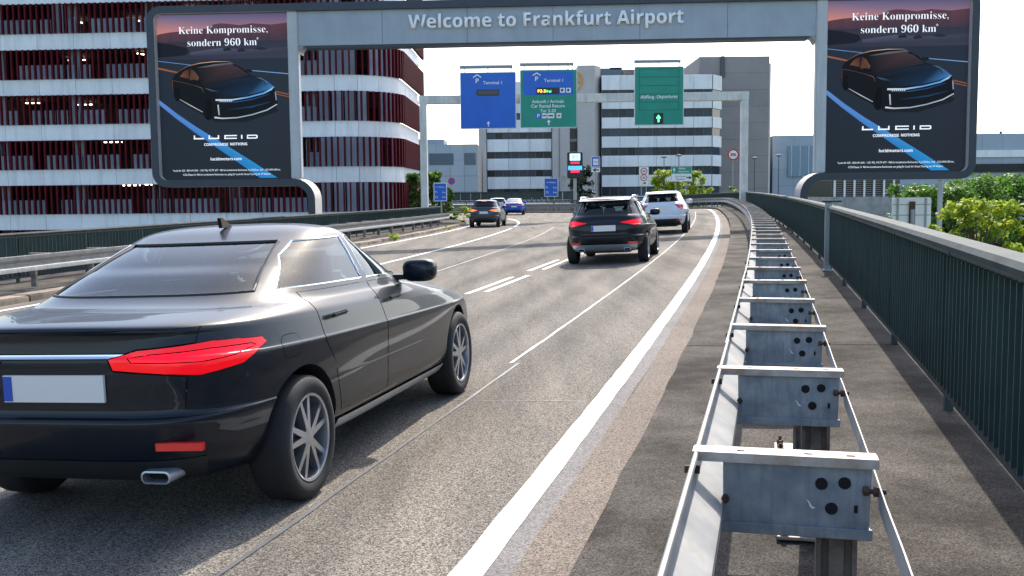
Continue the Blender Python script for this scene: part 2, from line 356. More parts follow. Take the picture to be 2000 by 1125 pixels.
for i in range(1, len(KP)): KS.append(KS[-1] + (KP[i]-KP[i-1]).length)
def at_s(s, d):
    """point d metres to the right of the kerb at run s, plus tangent"""
    i = int(np.searchsorted(KS, s)) ; i = min(max(i, 1), len(KP)-1); f = (s-KS[i-1])/(KS[i]-KS[i-1])
    p = KP[i-1].lerp(KP[i], f); n = KN[i-1].lerp(KN[i], f).normalized(); q = p + n*d
    return q, Vector((-n.y, n.x))
def s_of_y(y): return float(np.interp(y, [p.y for p in KP[:160]], KS[:160]))
class Poly2:
    """a 2-D run with points, used for the left side"""
    def __init__(s, pts, step=.5):
        pts = [Vector(p) for p in pts]; out = []
        for i in range(len(pts)-1):
            p0, p1, p2, p3 = pts[max(i-1, 0)], pts[i], pts[i+1], pts[min(i+2, len(pts)-1)]
            n = max(2, int((p2-p1).length/step))
            for k in range(n):
                t = k/n; out.append(.5*((2*p1)+(p2-p0)*t+(2*p0-5*p1+4*p2-p3)*t*t+(3*p1-p0-3*p2+p3)*t**3))
        out.append(pts[-1]); s.P = out
        s.N = []
        for i in range(len(out)):
            t = (out[min(i+1, len(out)-1)]-out[max(i-1, 0)]).normalized(); s.N.append(Vector((t.y, -t.x)))
        s.S = [0.]
        for i in range(1, len(out)): s.S.append(s.S[-1]+(out[i]-out[i-1]).length)
    def at(s, q, d=0.):
        i = int(np.searchsorted(s.S, q)); i = min(max(i, 1), len(s.P)-1); f = (q-s.S[i-1])/(s.S[i]-s.S[i-1])
        n = s.N[i-1].lerp(s.N[i], f).normalized(); return s.P[i-1].lerp(s.P[i], f)+n*d, Vector((-n.y, n.x))
class KerbRun:
    def __init__(s): s.S = KS
    def at(s, q, d=0.): return at_s(q, d)
KERB = KerbRun()
LKERB = Poly2([(-15.5, -8), (-11.6, 4), (-9.6, 14), (-7.9, 24), (-5.9, 35), (-4.1, 47), (-2.95, 58), (-2.75, 63), (-3.3, 70), (-4.6, 78), (-5.9, 86), (-7.6, 92.5), (-11, 94.6), (-20, 95.2), (-38, 95.2)])
LDIV = Poly2([(-9.2, -4), (-7.2, 6), (-5.9, 12.5), (-4.0, 22.5), (-1.85, 36.5), (-.5, 48.5), (.35, 60), (.35, 68), (-.6, 75), (-2.6, 81), (-6, 88), (-12, 95)])
LRAIL = Poly2([(-15.3, -6), (-12.2, 2), (-10.6, 10.5), (-9.45, 18), (-7.9, 27.5), (-5.95, 40), (-4.5, 49), (-3.45, 57)])
LFENCE = Poly2([(-16.2, -6), (-13.6, 5), (-11.9, 14), (-10.3, 22), (-7.2, 40), (-4.1, 59)])

def strip(run, s0, s1, d0, d1, dz, name, m, parent=None, step=.6, nd=1, wob=0.):
    mb = MB(); n = max(2, int((s1-s0)/step)); V = []; F = []
    for i in range(n+1):
        s = s0+(s1-s0)*i/n
        for k in range(nd+1):
            d = d0+(d1-d0)*k/nd + (random.uniform(-wob, wob) if wob and k in (0, nd) else 0)
            p, _ = run.at(s, d); V.append((p.x, p.y, zr(p.x, p.y)+dz))
    for i in range(n):
        for k in range(nd):
            a = i*(nd+1)+k; F.append((a, a+1, a+nd+2, a+nd+1))
    mb.add(V, F); return mb.build(name, m, parent)

# ---- ground far below the bridge
g = MB(); g.add([(-900, -300, -7), (900, -300, -7), (900, 1500, -7), (-900, 1500, -7)], [(0, 1, 2, 3)])
tag(g.build('ground', MT['ground']), kind='structure')
# ---- carriageway: ruled between right kerb and left kerb
NR = 260; V = []; F = []; ND = 16
for i in range(NR+1):
    f = i/NR
    pr, _ = at_s(KS[-1]*f, -.005)
    # match left by same y while going straight, by run afterwards
    pl, _ = LKERB.at(LKERB.S[-1]*f, .0)
    for k in range(ND+1):
        q = pr.lerp(pl, k/ND); V.append((q.x, q.y, zr(q.x, q.y)))
for i in range(NR):
    for k in range(ND):
        a = i*(ND+1)+k; F.append((a, a+1, a+ND+2, a+ND+1))
road = tag(MB().add(V, F).build('road', MT['asphalt'], smooth=True), kind='structure')
SE = KS[-1]
s_a = s_of_y(-6.5)
tag(strip(KERB, s_a, SE-2, -.40, -.28, .004, 'gutter_strip', MT['gutter_grey'], wob=.01), kind='structure')
tag(strip(KERB, s_a, SE-2, -.28, -.004, .006, 'gutter_strip', MT['gutter'], wob=.012), kind='structure')
tag(strip(KERB, s_a, SE-2, -.535, -.395, .009, 'road_marking', MT['line'], step=.25, wob=.004), kind='structure')
tag(strip(KERB, s_a, s_of_y(9), -1.52, -1.495, .005, 'road_joint', MT['seal'], step=.3, wob=.005), kind='structure')
tag(strip(KERB, s_of_y(9), s_of_y(70), -1.60, -1.565, .005, 'road_marking', MT['line_thin'], step=.3, wob=.006), kind='structure')
for y0, y1, both in [(3.2, 6.75, 0), (10.6, 13.9, 1), (15.7, 18.9, 1), (20.4, 23.7, 1), (25.4, 28.8, 1), (30.6, 34, 0), (40, 43, 0), (49, 52, 0)]:
    tag(strip(KERB, s_of_y(y0), s_of_y(y1), -4.04, -3.94, .006, 'road_marking', MT['line'], step=.25, wob=.004), kind='structure')
    if both: tag(strip(KERB, s_of_y(y0+.3), s_of_y(y1+.3), -3.79, -3.69, .006, 'road_marking', MT['line'], step=.25, wob=.004), kind='structure')
tag(strip(LDIV, 1, LDIV.S[-1]-1, -.07, .07, .006, 'road_marking', MT['line'], step=.4, wob=.003), kind='structure')
tag(strip(LKERB, 4, 74, .42, .54, .006, 'road_marking', MT['line'], step=.4, wob=.004), kind='structure')
tag(strip(LDIV, 18, 58, 2.3, 2.34, .005, 'road_joint', MT['line_thin'], step=.4, wob=.006), kind='structure')

# ---- right walkway (raised), joints, outer fascia
def walkway(run, s0, s1, d0, d1, name, kerb_side, dz=.11, step=.5, m='walk'):
    mb = MB(); n = int((s1-s0)/step); V = []; F = []
    for i in range(n+1):
        s = s0+(s1-s0)*i/n; w = random.uniform(-.012, .012)
        a, _ = run.at(s, d0 + (w if kerb_side < 0 else 0)); b, _ = run.at(s, d1 + (w if kerb_side > 0 else 0))
        za, zb = zr(a.x, a.y), zr(b.x, b.y)
        V += [(a.x, a.y, za-(.15 if kerb_side < 0 else 1.6)), (a.x, a.y, za+dz), (b.x, b.y, zb+dz), (b.x, b.y, zb-(.15 if kerb_side > 0 else 1.6))]
    for i in range(n):
        for k in range(3): F.append((i*4+k, i*4+k+1, i*4+4+k+1, i*4+4+k))
    return tag(mb.add(V, F).build(name, MT[m]), kind='structure')
walkway(KERB, s_a, SE-2, 0., 2.05, 'pavement', -1)
walkway(LKERB, .5, 78, -3.4, -.42, 'pavement', +1, dz=.10)
for y in (1.2, 9.3, 19.6, 33, 47):
    s = s_of_y(y); tag(strip(KERB, s, s+.022, .01, 1.95, .115, 'pavement_joint', MT['hole'], step=.022, nd=4, wob=.0), kind='structure')
for run, s0, s1, d, nm in ((KERB, s_a, SE-2, 2.05, 'bridge_edge'), (LKERB, .5, 78, -3.4, 'bridge_edge')):
    n = int((s1-s0)/1.0); V = []; F = []
    for i in range(n+1):
        p, _ = run.at(s0+(s1-s0)*i/n, d); V += [(p.x, p.y, zr(p.x, p.y)+.108), (p.x, p.y, -7)]
    for i in range(n): F.append((i*2, i*2+1, i*2+3, i*2+2))
    tag(MB().add(V, F).build(nm, MT['concrete']), kind='structure')
# left kerb stones, each a piece of its own
kerb_root = tag(bpy.data.objects.new('kerb', None), kind='structure'); col.objects.link(kerb_root)
me = MB().box((0, 0, 0), (.42, .985, .24)).mesh('kerb_stone', MT['kerb']); bevel_mesh(me, .025, 2); smooth_mesh(me, 50)
for i in range(int(LKERB.S[-1] and 58)):
    p, t = LKERB.at(14+i*1.0, -.21)
    o = link('kerb_stone', me, kerb_root, (p.x, p.y, zr(p.x, p.y)+.0+random.uniform(-.008, .008)), (0, random.uniform(-.02, .02), math.atan2(t.y, t.x)-math.pi/2+random.uniform(-.01, .01)))

# ------------------------------------------------------------------ guardrails
def wprofile():
    # rail section (d across, z): road-side lip, trough and ridge towards the posts, mirrored below
    return [(.014, .300), (.012, .309), (.004, .312), (.0, .306), (.003, .245), (.010, .228), (.070, .186), (.082, .174), (.082, .136), (.070, .124), (.010, .084), (.003, .066), (.0, .006), (.004, .0), (.012, .003), (.014, .012)]
def sweep(run, s0, s1, prof, d0, z0, step, flip=1, thick=None, wob=0.):
    mb = MB(); n = max(1, int(round((s1-s0)/step))); V = []; F = []; k = len(prof)
    for i in range(n+1):
        s = s0+(s1-s0)*i/n; w = random.uniform(-wob, wob)
        for (d, z) in prof:
            p, _ = run.at(s, d0+flip*d+w); q, _ = run.at(s, d0); V.append((p.x, p.y, zr(q.x, q.y)+z0+z))
    for i in range(n):
        for j in range(k-1): F.append((i*k+j, i*k+j+1, (i+1)*k+j+1, (i+1)*k+j))
    mb.add(V, F); return mb
def local_frame(run, s, d):
    p, t = run.at(s, d); return p, math.atan2(t.y, t.x)-math.pi/2     # local +y along the run, +x to its right

def spacer_meshes():
    # channel spacer across the rails, width along x from 0 (rail) to .48 (strap); web facing -y (towards the viewer)
    w = MB(); w.prism([(.085, .03), (.47, .03), (.475, .215), (.083, .215)], -.003, .003)
    w.box((.278, .028, .016), (.40, .05, .006)); w.box((.278, .052, .010), (.40, .006, .02)); w.box((.278, -.006, .016), (.402, .011, .030))
    web = w.mesh('web', MT['galv']); bevel_mesh(web, .002, 1)
    t = MB(); t.prism([(0, .222), (.49, .222), (.49, .229), (0, .229)], -.028, .045); t.prism([(0, .203), (.49, .203), (.49, .2235), (0, .2235)], -.030, -.025); t.prism([(0, .203), (.49, .203), (.49, .2235), (0, .2235)], .042, .047)
    top = t.mesh('top_flange', MT['spacer_top']); bevel_mesh(top, .003, 2)
    hole = MB().disc((0, 0), .0165, -.0065, -.002, 16).mesh('bolt_hole', MT['hole'])
    h = MB(); h.box((.435, -.004, .085), (.009, .004, .02)); slot = h.mesh('slot', MT['hole'])
    h = MB(); h.prism([(.305, .105), (.314, .1), (.322, .086), (.33, .083), (.324, .079), (.315, .086), (.312, .096)], -.0062, -.002); mark = h.mesh('stamp_mark', MT['sign_white'])
    tops = MB().box((0, .0, .2295), (.022, .008, .0025)).mesh('slot', MT['hole'])
    b = MB(); b.tube([(.45, -.016, .14), (.51, -.016, .14)], .007, 6); b.tube([(.478, -.016, .14), (.498, -.016, .14)], .015, 6); b.tube([(.452, -.016, .14), (.466, -.016, .14)], .013, 6)
    bolt = b.mesh('bolt', MT['rust'])
    bolt2 = MB().tube([(-.022, .0, .17), (.02, .0, .17)], .012, 6).mesh('bolt', MT['rust'])
    bolt3 = MB().disc((.09, .095), .012, -.022, -.003, 6).mesh('bolt', MT['rust'])
    holes = (hole, slot, mark, tops); bolts = (bolt, bolt2, bolt3)
    # sigma post below the spacer
    sec = [(.335, .075), (.335, .02), (.348, .02), (.348, .058), (.43, .058), (.43, .02), (.443, .02), (.443, .075)]
    p = MB(); p.zprism(sec, -.44, .014)
    p.zprism([(.37, .045), (.41, .045), (.41, .058), (.37, .058)], -.44, .01)
    post = p.mesh('post', MT['post_steel']); 
    q = MB(); q.box((.36, .06, -.447), (.24, .24, .014)); plate = q.mesh('base_plate', MT['spacer_top']); bevel_mesh(plate, .003, 1)
    a = MB(); a.zprism([(.017*math.cos(k*math.pi/3), .017*math.sin(k*math.pi/3)) for k in range(6)], -.44, -.418); a.zprism([(.009*math.cos(k*math.pi/4), .009*math.sin(k*math.pi/4)) for k in range(8)], -.419, -.395)
    anchors = a.mesh('anchor_bolt', MT['rust'])
    return web, top, holes, bolts, post, plate, anchors
SP = spacer_meshes()
def guardrail(run, s0, s1, d0, label, side=1, pitch=1.33, detail=22, base=.11, first=None):
    p0, _ = run.at(s0, d0); base0 = Vector((p0.x, p0.y, zr(p0.x, p0.y)+base))
    root = thing('guardrail', label, 'guardrail', base0); off = -base0
    H0 = .70
    sec = 4.0; n = max(1, int((s1-s0)/sec)); L = (s1-s0)/n
    prof = wprofile()
    for i in range(n):                                       # W-beam lengths, lapped at each joint
        mb = sweep(run, s0+i*L, s0+(i+1)*L+.12, prof, d0+(i % 2)*.004*side, base+H0-.312, .5, side)
        mb.build('rail_beam', MT['galv_light'], root, off, smooth=True, angle=28)
    lip = sweep(run, s0, s1, [(.42, .025), (.42, .085), (.424, .085), (.424, .025), (.42, .025)], d0+side*.072, base+H0-.16, .33, side, wob=.002)
    lip.build('rear_strap', MT['galv_light'], root, off)
    k = 0; s = first if first is not None else s0+.6
    while s < s1-.2:
        p, a = local_frame(run, s, d0); z = zr(p.x, p.y)+base+H0-.229
        loc = Vector((p.x, p.y, z))+off; rot = (0, 0, a if side > 0 else a+math.pi)
        rz = (random.uniform(-.004, .004), random.uniform(-.006, .006), rot[2]+random.uniform(-.01, .01))
        sp = link('spacer', SP[0], root, loc, rz); link('top_flange', SP[1], sp)
        if k < detail:
            for x, z2 in ((.345, .15), (.405, .155), (.372, .083)): link('bolt_hole', SP[2][0], sp, (x, 0, z2))
            for q in SP[3][:3 if k < 10 else 1]: link('bolt', q, sp)
            if k < 10:
                link('slot', SP[2][1], sp); link('stamp_mark', SP[2][2], sp)
                for x in (.13, .31, .42): link('slot', SP[2][3], sp, (x, 0, 0))
        link('post', SP[4], root, loc, rz)
        if k < detail:
            pl = link('base_plate', SP[5], root, loc, rz)
            if k < 12:
                for x, y in ((.27, -.03), (.27, .03), (.45, .15), (.27, .15)): link('anchor_bolt', SP[6], pl, (x, y, 0))
        s += pitch; k += 1
    return root
guardrail(KERB, s_of_y(-3), KS[-1]-6, .515, 'galvanised guardrail with cross spacers running along the right-hand walkway', 1, first=s_of_y(2.93)-1.34*3, pitch=1.34)
guardrail(LRAIL, .5, LRAIL.S[-1], 0., 'galvanised guardrail along the left roadside kerb beside the parking garage', -1, pitch=2.0, detail=0, base=.10)

# ------------------------------------------------------------------ bridge railings
def railing(run, s0, s1, d0, label, base=.11, pitch=2.75, height=1.03, slat_pitch=.12, nparts=270, first_post=None, s_vis=0.):
    p0, _ = run.at(s0, d0); b0 = Vector((p0.x, p0.y, zr(p0.x, p0.y)+base)); root = thing('railing', label, 'railing', b0); off = -b0
    sweep(run, s0, s1, [(-.075, -.03), (-.082, .0), (-.06, .028), (.06, .034), (.085, .0), (.075, -.03), (-.075, -.03)], d0, base+height, .5).build('handrail', MT['green_rail'], root, off, smooth=True, angle=40)
    sweep(run, s0, s1, [(-.035, 0), (-.035, .045), (.03, .045), (.03, 0), (-.035, 0)], d0, base+.10, .5).build('bottom_rail', MT['green_rail'], root, off)
    sweep(run, s0, s1, [(-.02, 0), (-.02, .04), (.02, .04), (.02, 0), (-.02, 0)], d0, base+height-.075, .5).build('top_rail', MT['green'], root, off)
    pm = MB().box((0, 0, (height-.03)/2), (.05, .06, height-.03)).mesh('post', MT['green'])
    s = first_post if first_post is not None else s0+.1
    while s < s1:
        p, a = local_frame(run, s, d0); link('post', pm, root, Vector((p.x, p.y, zr(p.x, p.y)+base))+off, (0, 0, a)); s += pitch
    sm = MB().box((0, 0, 0), (.09, .012, height-.21)).mesh('slat', MT['green'])
    n = int((s1-s0)/slat_pitch); rest = MB(); cnt = 0
    for i in range(n):
        s = s0+.06+i*slat_pitch; p, a = local_frame(run, s, d0); z = zr(p.x, p.y)+base+.14+(height-.21)/2
        if s > s_vis and cnt < nparts:
            link('slat', sm, root, Vector((p.x, p.y, z))+off, (0, 0, a)); cnt += 1
        else: rest.box((p.x, p.y, z), (.09, .012, height-.21), a)
    if rest.v: tag(rest.build('far_slats', MT['green'], root, off), kind='stuff')
    return root
railing(KERB, s_of_y(-3), KS[-1]-6, 1.80, 'dark green slatted bridge railing with broad grey handrail along the right walkway', first_post=s_of_y(4.0)-2.75*2, s_vis=s_of_y(2.6))
railing(LFENCE, .5, LFENCE.S[-1], 0., 'dark green slatted railing on the left in front of the parking garage', base=.10, pitch=2.5, slat_pitch=.14, s_vis=24)
# tall light joint post in the right railing
p, a = local_frame(KERB, s_of_y(17.2), 1.77); z = zr(p.x, p.y)+.11
t = thing('railing_end_post', 'tall pale grey post with flat cap interrupting the right railing', 'post', (p.x, p.y, z), a)
m = MB().box((-.03, 0, .56), (.10, .13, 1.12)).mesh('shaft', MT['greypost']); bevel_mesh(m, .008, 2); link('shaft', m, t)
m = MB().box((.02, 0, 1.135), (.30, .22, .03)).mesh('cap', MT['green_rail']); bevel_mesh(m, .006, 2); link('cap', m, t)
MB().box((-.03, 0, .01), (.16, .19, .02)).build('base_plate', MT['greypost'], t)

# ------------------------------------------------------------------ measured places
def spot(px, py, Y):
    """world point at distance Y for a place measured on the 2000-px photograph"""
    d = fw + rt*((px-1000)/2000) + up*((562.5-py)/2000); return Vector((0, 0, CAM_H)) + d*(Y/d.y)

# ------------------------------------------------------------------ parking garage
def garage():
    base_z = -7.0
    root = thing('parking_garage', 'parking garage with white bands, dark red vertical fins and rounded corner', 'building', (-12.5, 74, 0), R_(-3.4))
    P = [];  # facade run: straight, rounded corner, side wall
    def run(u):
        Rr = 4.0; A = R_(92)
        if u < 0: return Vector((u, 0)), Vector((0, -1))
        if u < Rr*A: a = u/Rr; n = Vector((math.sin(a), -math.cos(a))); return Vector((0, Rr))+n*Rr, n
        n = Vector((math.sin(A), -math.cos(A))); t = Vector((-n.y, n.x)); return Vector((0, Rr))+n*Rr+t*(u-Rr*A), n
    UA = 4.0*R_(92); U0, U1 = -27., UA+13.5
    rows = [(k, .52+3.24*k) for k in range(-1, 6)]
    fin = MB().box((0, 0, 1.05), (.115, .22, 2.10)).mesh('fin', MT['g_red'])
    cnt = 0; rest = MB()
    for k, z in rows:
        u = U0 + (k % 2)*.1
        while u < U1:
            q, n = run(u); c = q+n*.30; a = math.atan2(n.y, n.x)+math.pi/2
            if 0 <= k <= 4 and cnt < 300 and -26 < u < UA*.72 and not (k == 4 and u > -17):
                link('fin', fin, root, (c.x, c.y, z), (0, 0, a)); cnt += 1
            else: rest.box((c.x, c.y, z+1.05), (.115, .22, 2.10), a)
            u += .43
    tag(rest.build('far_fins', MT['g_red'], root), kind='stuff')
    # white band panels
    for k, z in rows:
        us = list(np.arange(U0, 0, 2.7)) + list(np.linspace(0, UA, 5)) + list(np.arange(UA+2.7, U1, 2.7))
        for a, b in zip(us[:-1], us[1:]):
            if b-a < .05: continue
            n_ = 5 if 0 <= a < UA else 1; V = []; F = []
            for i in range(n_+1):
                q, n = run(a+.012+(b-a-.024)*i/n_)
                for d, zz in ((.12, z-1.13), (.12, z-.005), (-.10, z-.005), (-.10, z-1.13)): V.append((q.x+n.x*d, q.y+n.y*d, zz))
            for i in range(n_):
                for j in range(4): F.append((i*4+j, i*4+(j+1) % 4, i*4+4+(j+1) % 4, i*4+4+j))
            F += [(0, 1, 2, 3), (n_*4+3, n_*4+2, n_*4+1, n_*4)]
            MB().add(V, F).build('band_panel', MT['g_white'], root)
    # slabs, back wall, columns, grey parapet panels, light tubes
    out = [run(u)[0]-run(u)[1]*.12 for u in [U0]+list(np.linspace(0, UA, 9))+[U1]]
    poly = [(p.x, p.y) for p in out] + [(U0, out[-1].y)]
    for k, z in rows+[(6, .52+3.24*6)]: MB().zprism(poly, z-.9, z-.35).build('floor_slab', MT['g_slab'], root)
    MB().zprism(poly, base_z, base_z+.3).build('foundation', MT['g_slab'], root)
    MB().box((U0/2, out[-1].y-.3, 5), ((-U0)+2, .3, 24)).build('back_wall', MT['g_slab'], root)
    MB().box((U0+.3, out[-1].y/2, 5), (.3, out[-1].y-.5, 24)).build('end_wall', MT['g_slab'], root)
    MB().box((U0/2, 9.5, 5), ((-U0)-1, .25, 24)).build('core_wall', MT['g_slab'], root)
    cm = MB().box((0, 0, 12.0), (.26, .4, 24)).mesh('column', MT['g_col'])
    x = -25.2
    while x < 1:
        link('column', cm, root, (x, .75, base_z)); link('column', cm, root, (x+.5, .75, base_z)); x += 5.75
    pm = MB().box((0, 0, .52), (.8, .05, 1.04)).mesh('parapet_panel', MT['g_inner'])
    pt = MB().box((0, 0, 1.05), (.8, .05, 2.1)).mesh('parapet_panel', MT['g_inner'])
    for k, z in rows:
        if k < 0: continue
        u = U0+.5; i = 0
        while u < UA*.95:
            q, n = run(u); c = q-n*.05
            if (i+k) % 7 != 6: link('parapet_panel', pt if (u > -.8 or (i*3+k*5) % 41 == 0) else pm, root, (c.x, c.y, z), (0, 0, math.atan2(n.y, n.x)+math.pi/2))
            u += .92; i += 1
    tm = MB().box((0, 0, 0), (1.4, .07, .07)).mesh('light_tube', MT['tube'])
    for k, z in rows[1:6]:
        for i in range(7):
            if random.random() < .72: link('light_tube', tm, root, (-25+i*3.5+random.uniform(-.8, .8), random.choice((3.2, 5.5, 7.5)), z+2.12), (0, 0, random.choice((0, 0, 1.2))))
garage()

# ------------------------------------------------------------------ airport welcome gantry with two billboards
GA = spot(596.3, 386, 42.0); GB = spot(1584.3, 376, 40.73)
GL = (Vector((GB.x, GB.y))-Vector((GA.x, GA.y))).length; GR = math.atan2(GB.y-GA.y, GB.x-GA.x)
gz = 0.0
gantry = thing('welcome_gantry', 'blue-grey welcome gantry spanning the road between two billboard frames', 'gantry', (GA.x, GA.y, 0), GR)
BB, BT = 7.59, 8.94     # beam underside / top
def ribbon(pts, th, y0, y1, parent):
    """bent flat band in the local XZ plane: dark edges facing front and back, pale broad faces"""
    P = [Vector(p) for p in pts]; n = len(P); A = []; B = []
    for i in range(n):
        t = (P[min(i+1, n-1)]-P[max(i-1, 0)]).normalized(); q = Vector((-t.y, t.x)); A.append(P[i]+q*th/2); B.append(P[i]-q*th/2)
    V = [(a.x, y0, a.y) for a in A]+[(b.x, y0, b.y) for b in B]+[(a.x, y1, a.y) for a in A]+[(b.x, y1, b.y) for b in B]
    mb = MB()
    mb.v = V
    for i in range(n-1):
        mb.f.append((i, i+1, n+i+1, n+i)); mb.m.append(0)
        mb.f.append((2*n+i, 3*n+i, 3*n+i+1, 2*n+i+1)); mb.m.append(0)
        mb.f.append((i, 2*n+i, 2*n+i+1, i+1)); mb.m.append(1)
        mb.f.append((n+i, n+i+1, 3*n+i+1, 3*n+i)); mb.m.append(1)
    for e in (0, n-1): mb.f.append((e, n+e, 3*n+e, 2*n+e)); mb.m.append(0)
    return mb
def arc(cx, cz, r, a0, a1, n=8): return [(cx+r*math.cos(R_(a0+(a1-a0)*k/n)), cz+r*math.sin(R_(a0+(a1-a0)*k/n))) for k in range(n+1)]
TH = .29
def frame_side(sgn, x0, w):
    """sgn -1: left sign (x0 = inner edge, sign extends by w away from the road)"""
    X = lambda a: x0 + sgn*a
    xo = w-TH/2; zb = 2.17; zt = 9.09; r = .42
    pts = [(-.05, zt), (xo-r, zt)] + arc(xo-r, zt-r, r, 90, 0) + arc(xo-r, zb+r, r, 0, -90) + [(.40, zb)] + arc(.30, zb-.70, .70, 90, 180) + [(-.40, 0.2), (-.40, -3.5)]
    pts = [(X(a), z) for a, z in pts]
    if sgn < 0: pass
    rb = ribbon(pts, TH, -.55, .55, gantry).build('billboard_frame', [MT['frame_dark'], MT['leg_beige']], gantry, smooth=True, angle=30)
    # pale mullion between poster and opening, backing box
    m = MB().box((X(.215), -.30, (zb+BT)/2+.08), (.42, .36, BT-zb-.16)).mesh('inner_column', MT['frame_light']); bevel_mesh(m, .03, 2); link('inner_column', m, gantry)
    MB().box((X(.435+(w-.435-TH)/2), .05, (zb+zt)/2), (w-.435-TH-.02, .5, zt-zb-TH-.02)).build('backing_box', MT['frame_dark'], gantry)
    return X
frame_side(-1, 0, 6.12); frame_side(1, GL, 6.12)
m = MB().box((GL/2, 0, (BB+BT)/2), (GL+.02, .8, BT-BB)).mesh('beam', MT['beam_grey']); link('beam', m, gantry)
m = MB().prism([(-.1, BT+.002), (GL+.1, BT+.002), (GL+.1, BT+.3), (-.1, BT+.3)], -.56, .56).mesh('beam_cap', MT['frame_dark']); link('beam_cap', m, gantry)
m = MB().box((GL/2, -.02, BB-.05), (GL-.5, .7, .09)).mesh('beam_soffit', MT['frame_dark']); link('beam_soffit', m, gantry)
for sx, c in ((1, .0), (-1, GL)):
    pts = [(c, BB-.0), (c+sx*.55, BB)] + [(c+sx*(.30-.30*math.sin(R_(a))), BB-.30+.30*math.cos(R_(a))) for a in range(0, 91, 15)]
    MB().prism(pts, -.36, .36).build('corner_fillet', MT['beam_grey'], gantry)
for i in range(1, 6): MB().box((GL*i/6, -.403, (BB+BT)/2), (.012, .006, BT-BB-.02)).build('panel_joint', MT['frame_dark'], gantry)
text(BOLD('Welcome to Frankfurt Airport'), MT['white_letter'], gantry, (1079-583)/1014*GL-.1, 8.36, (1349-811)/1014*GL, -.42, depth=.10, off=.004)

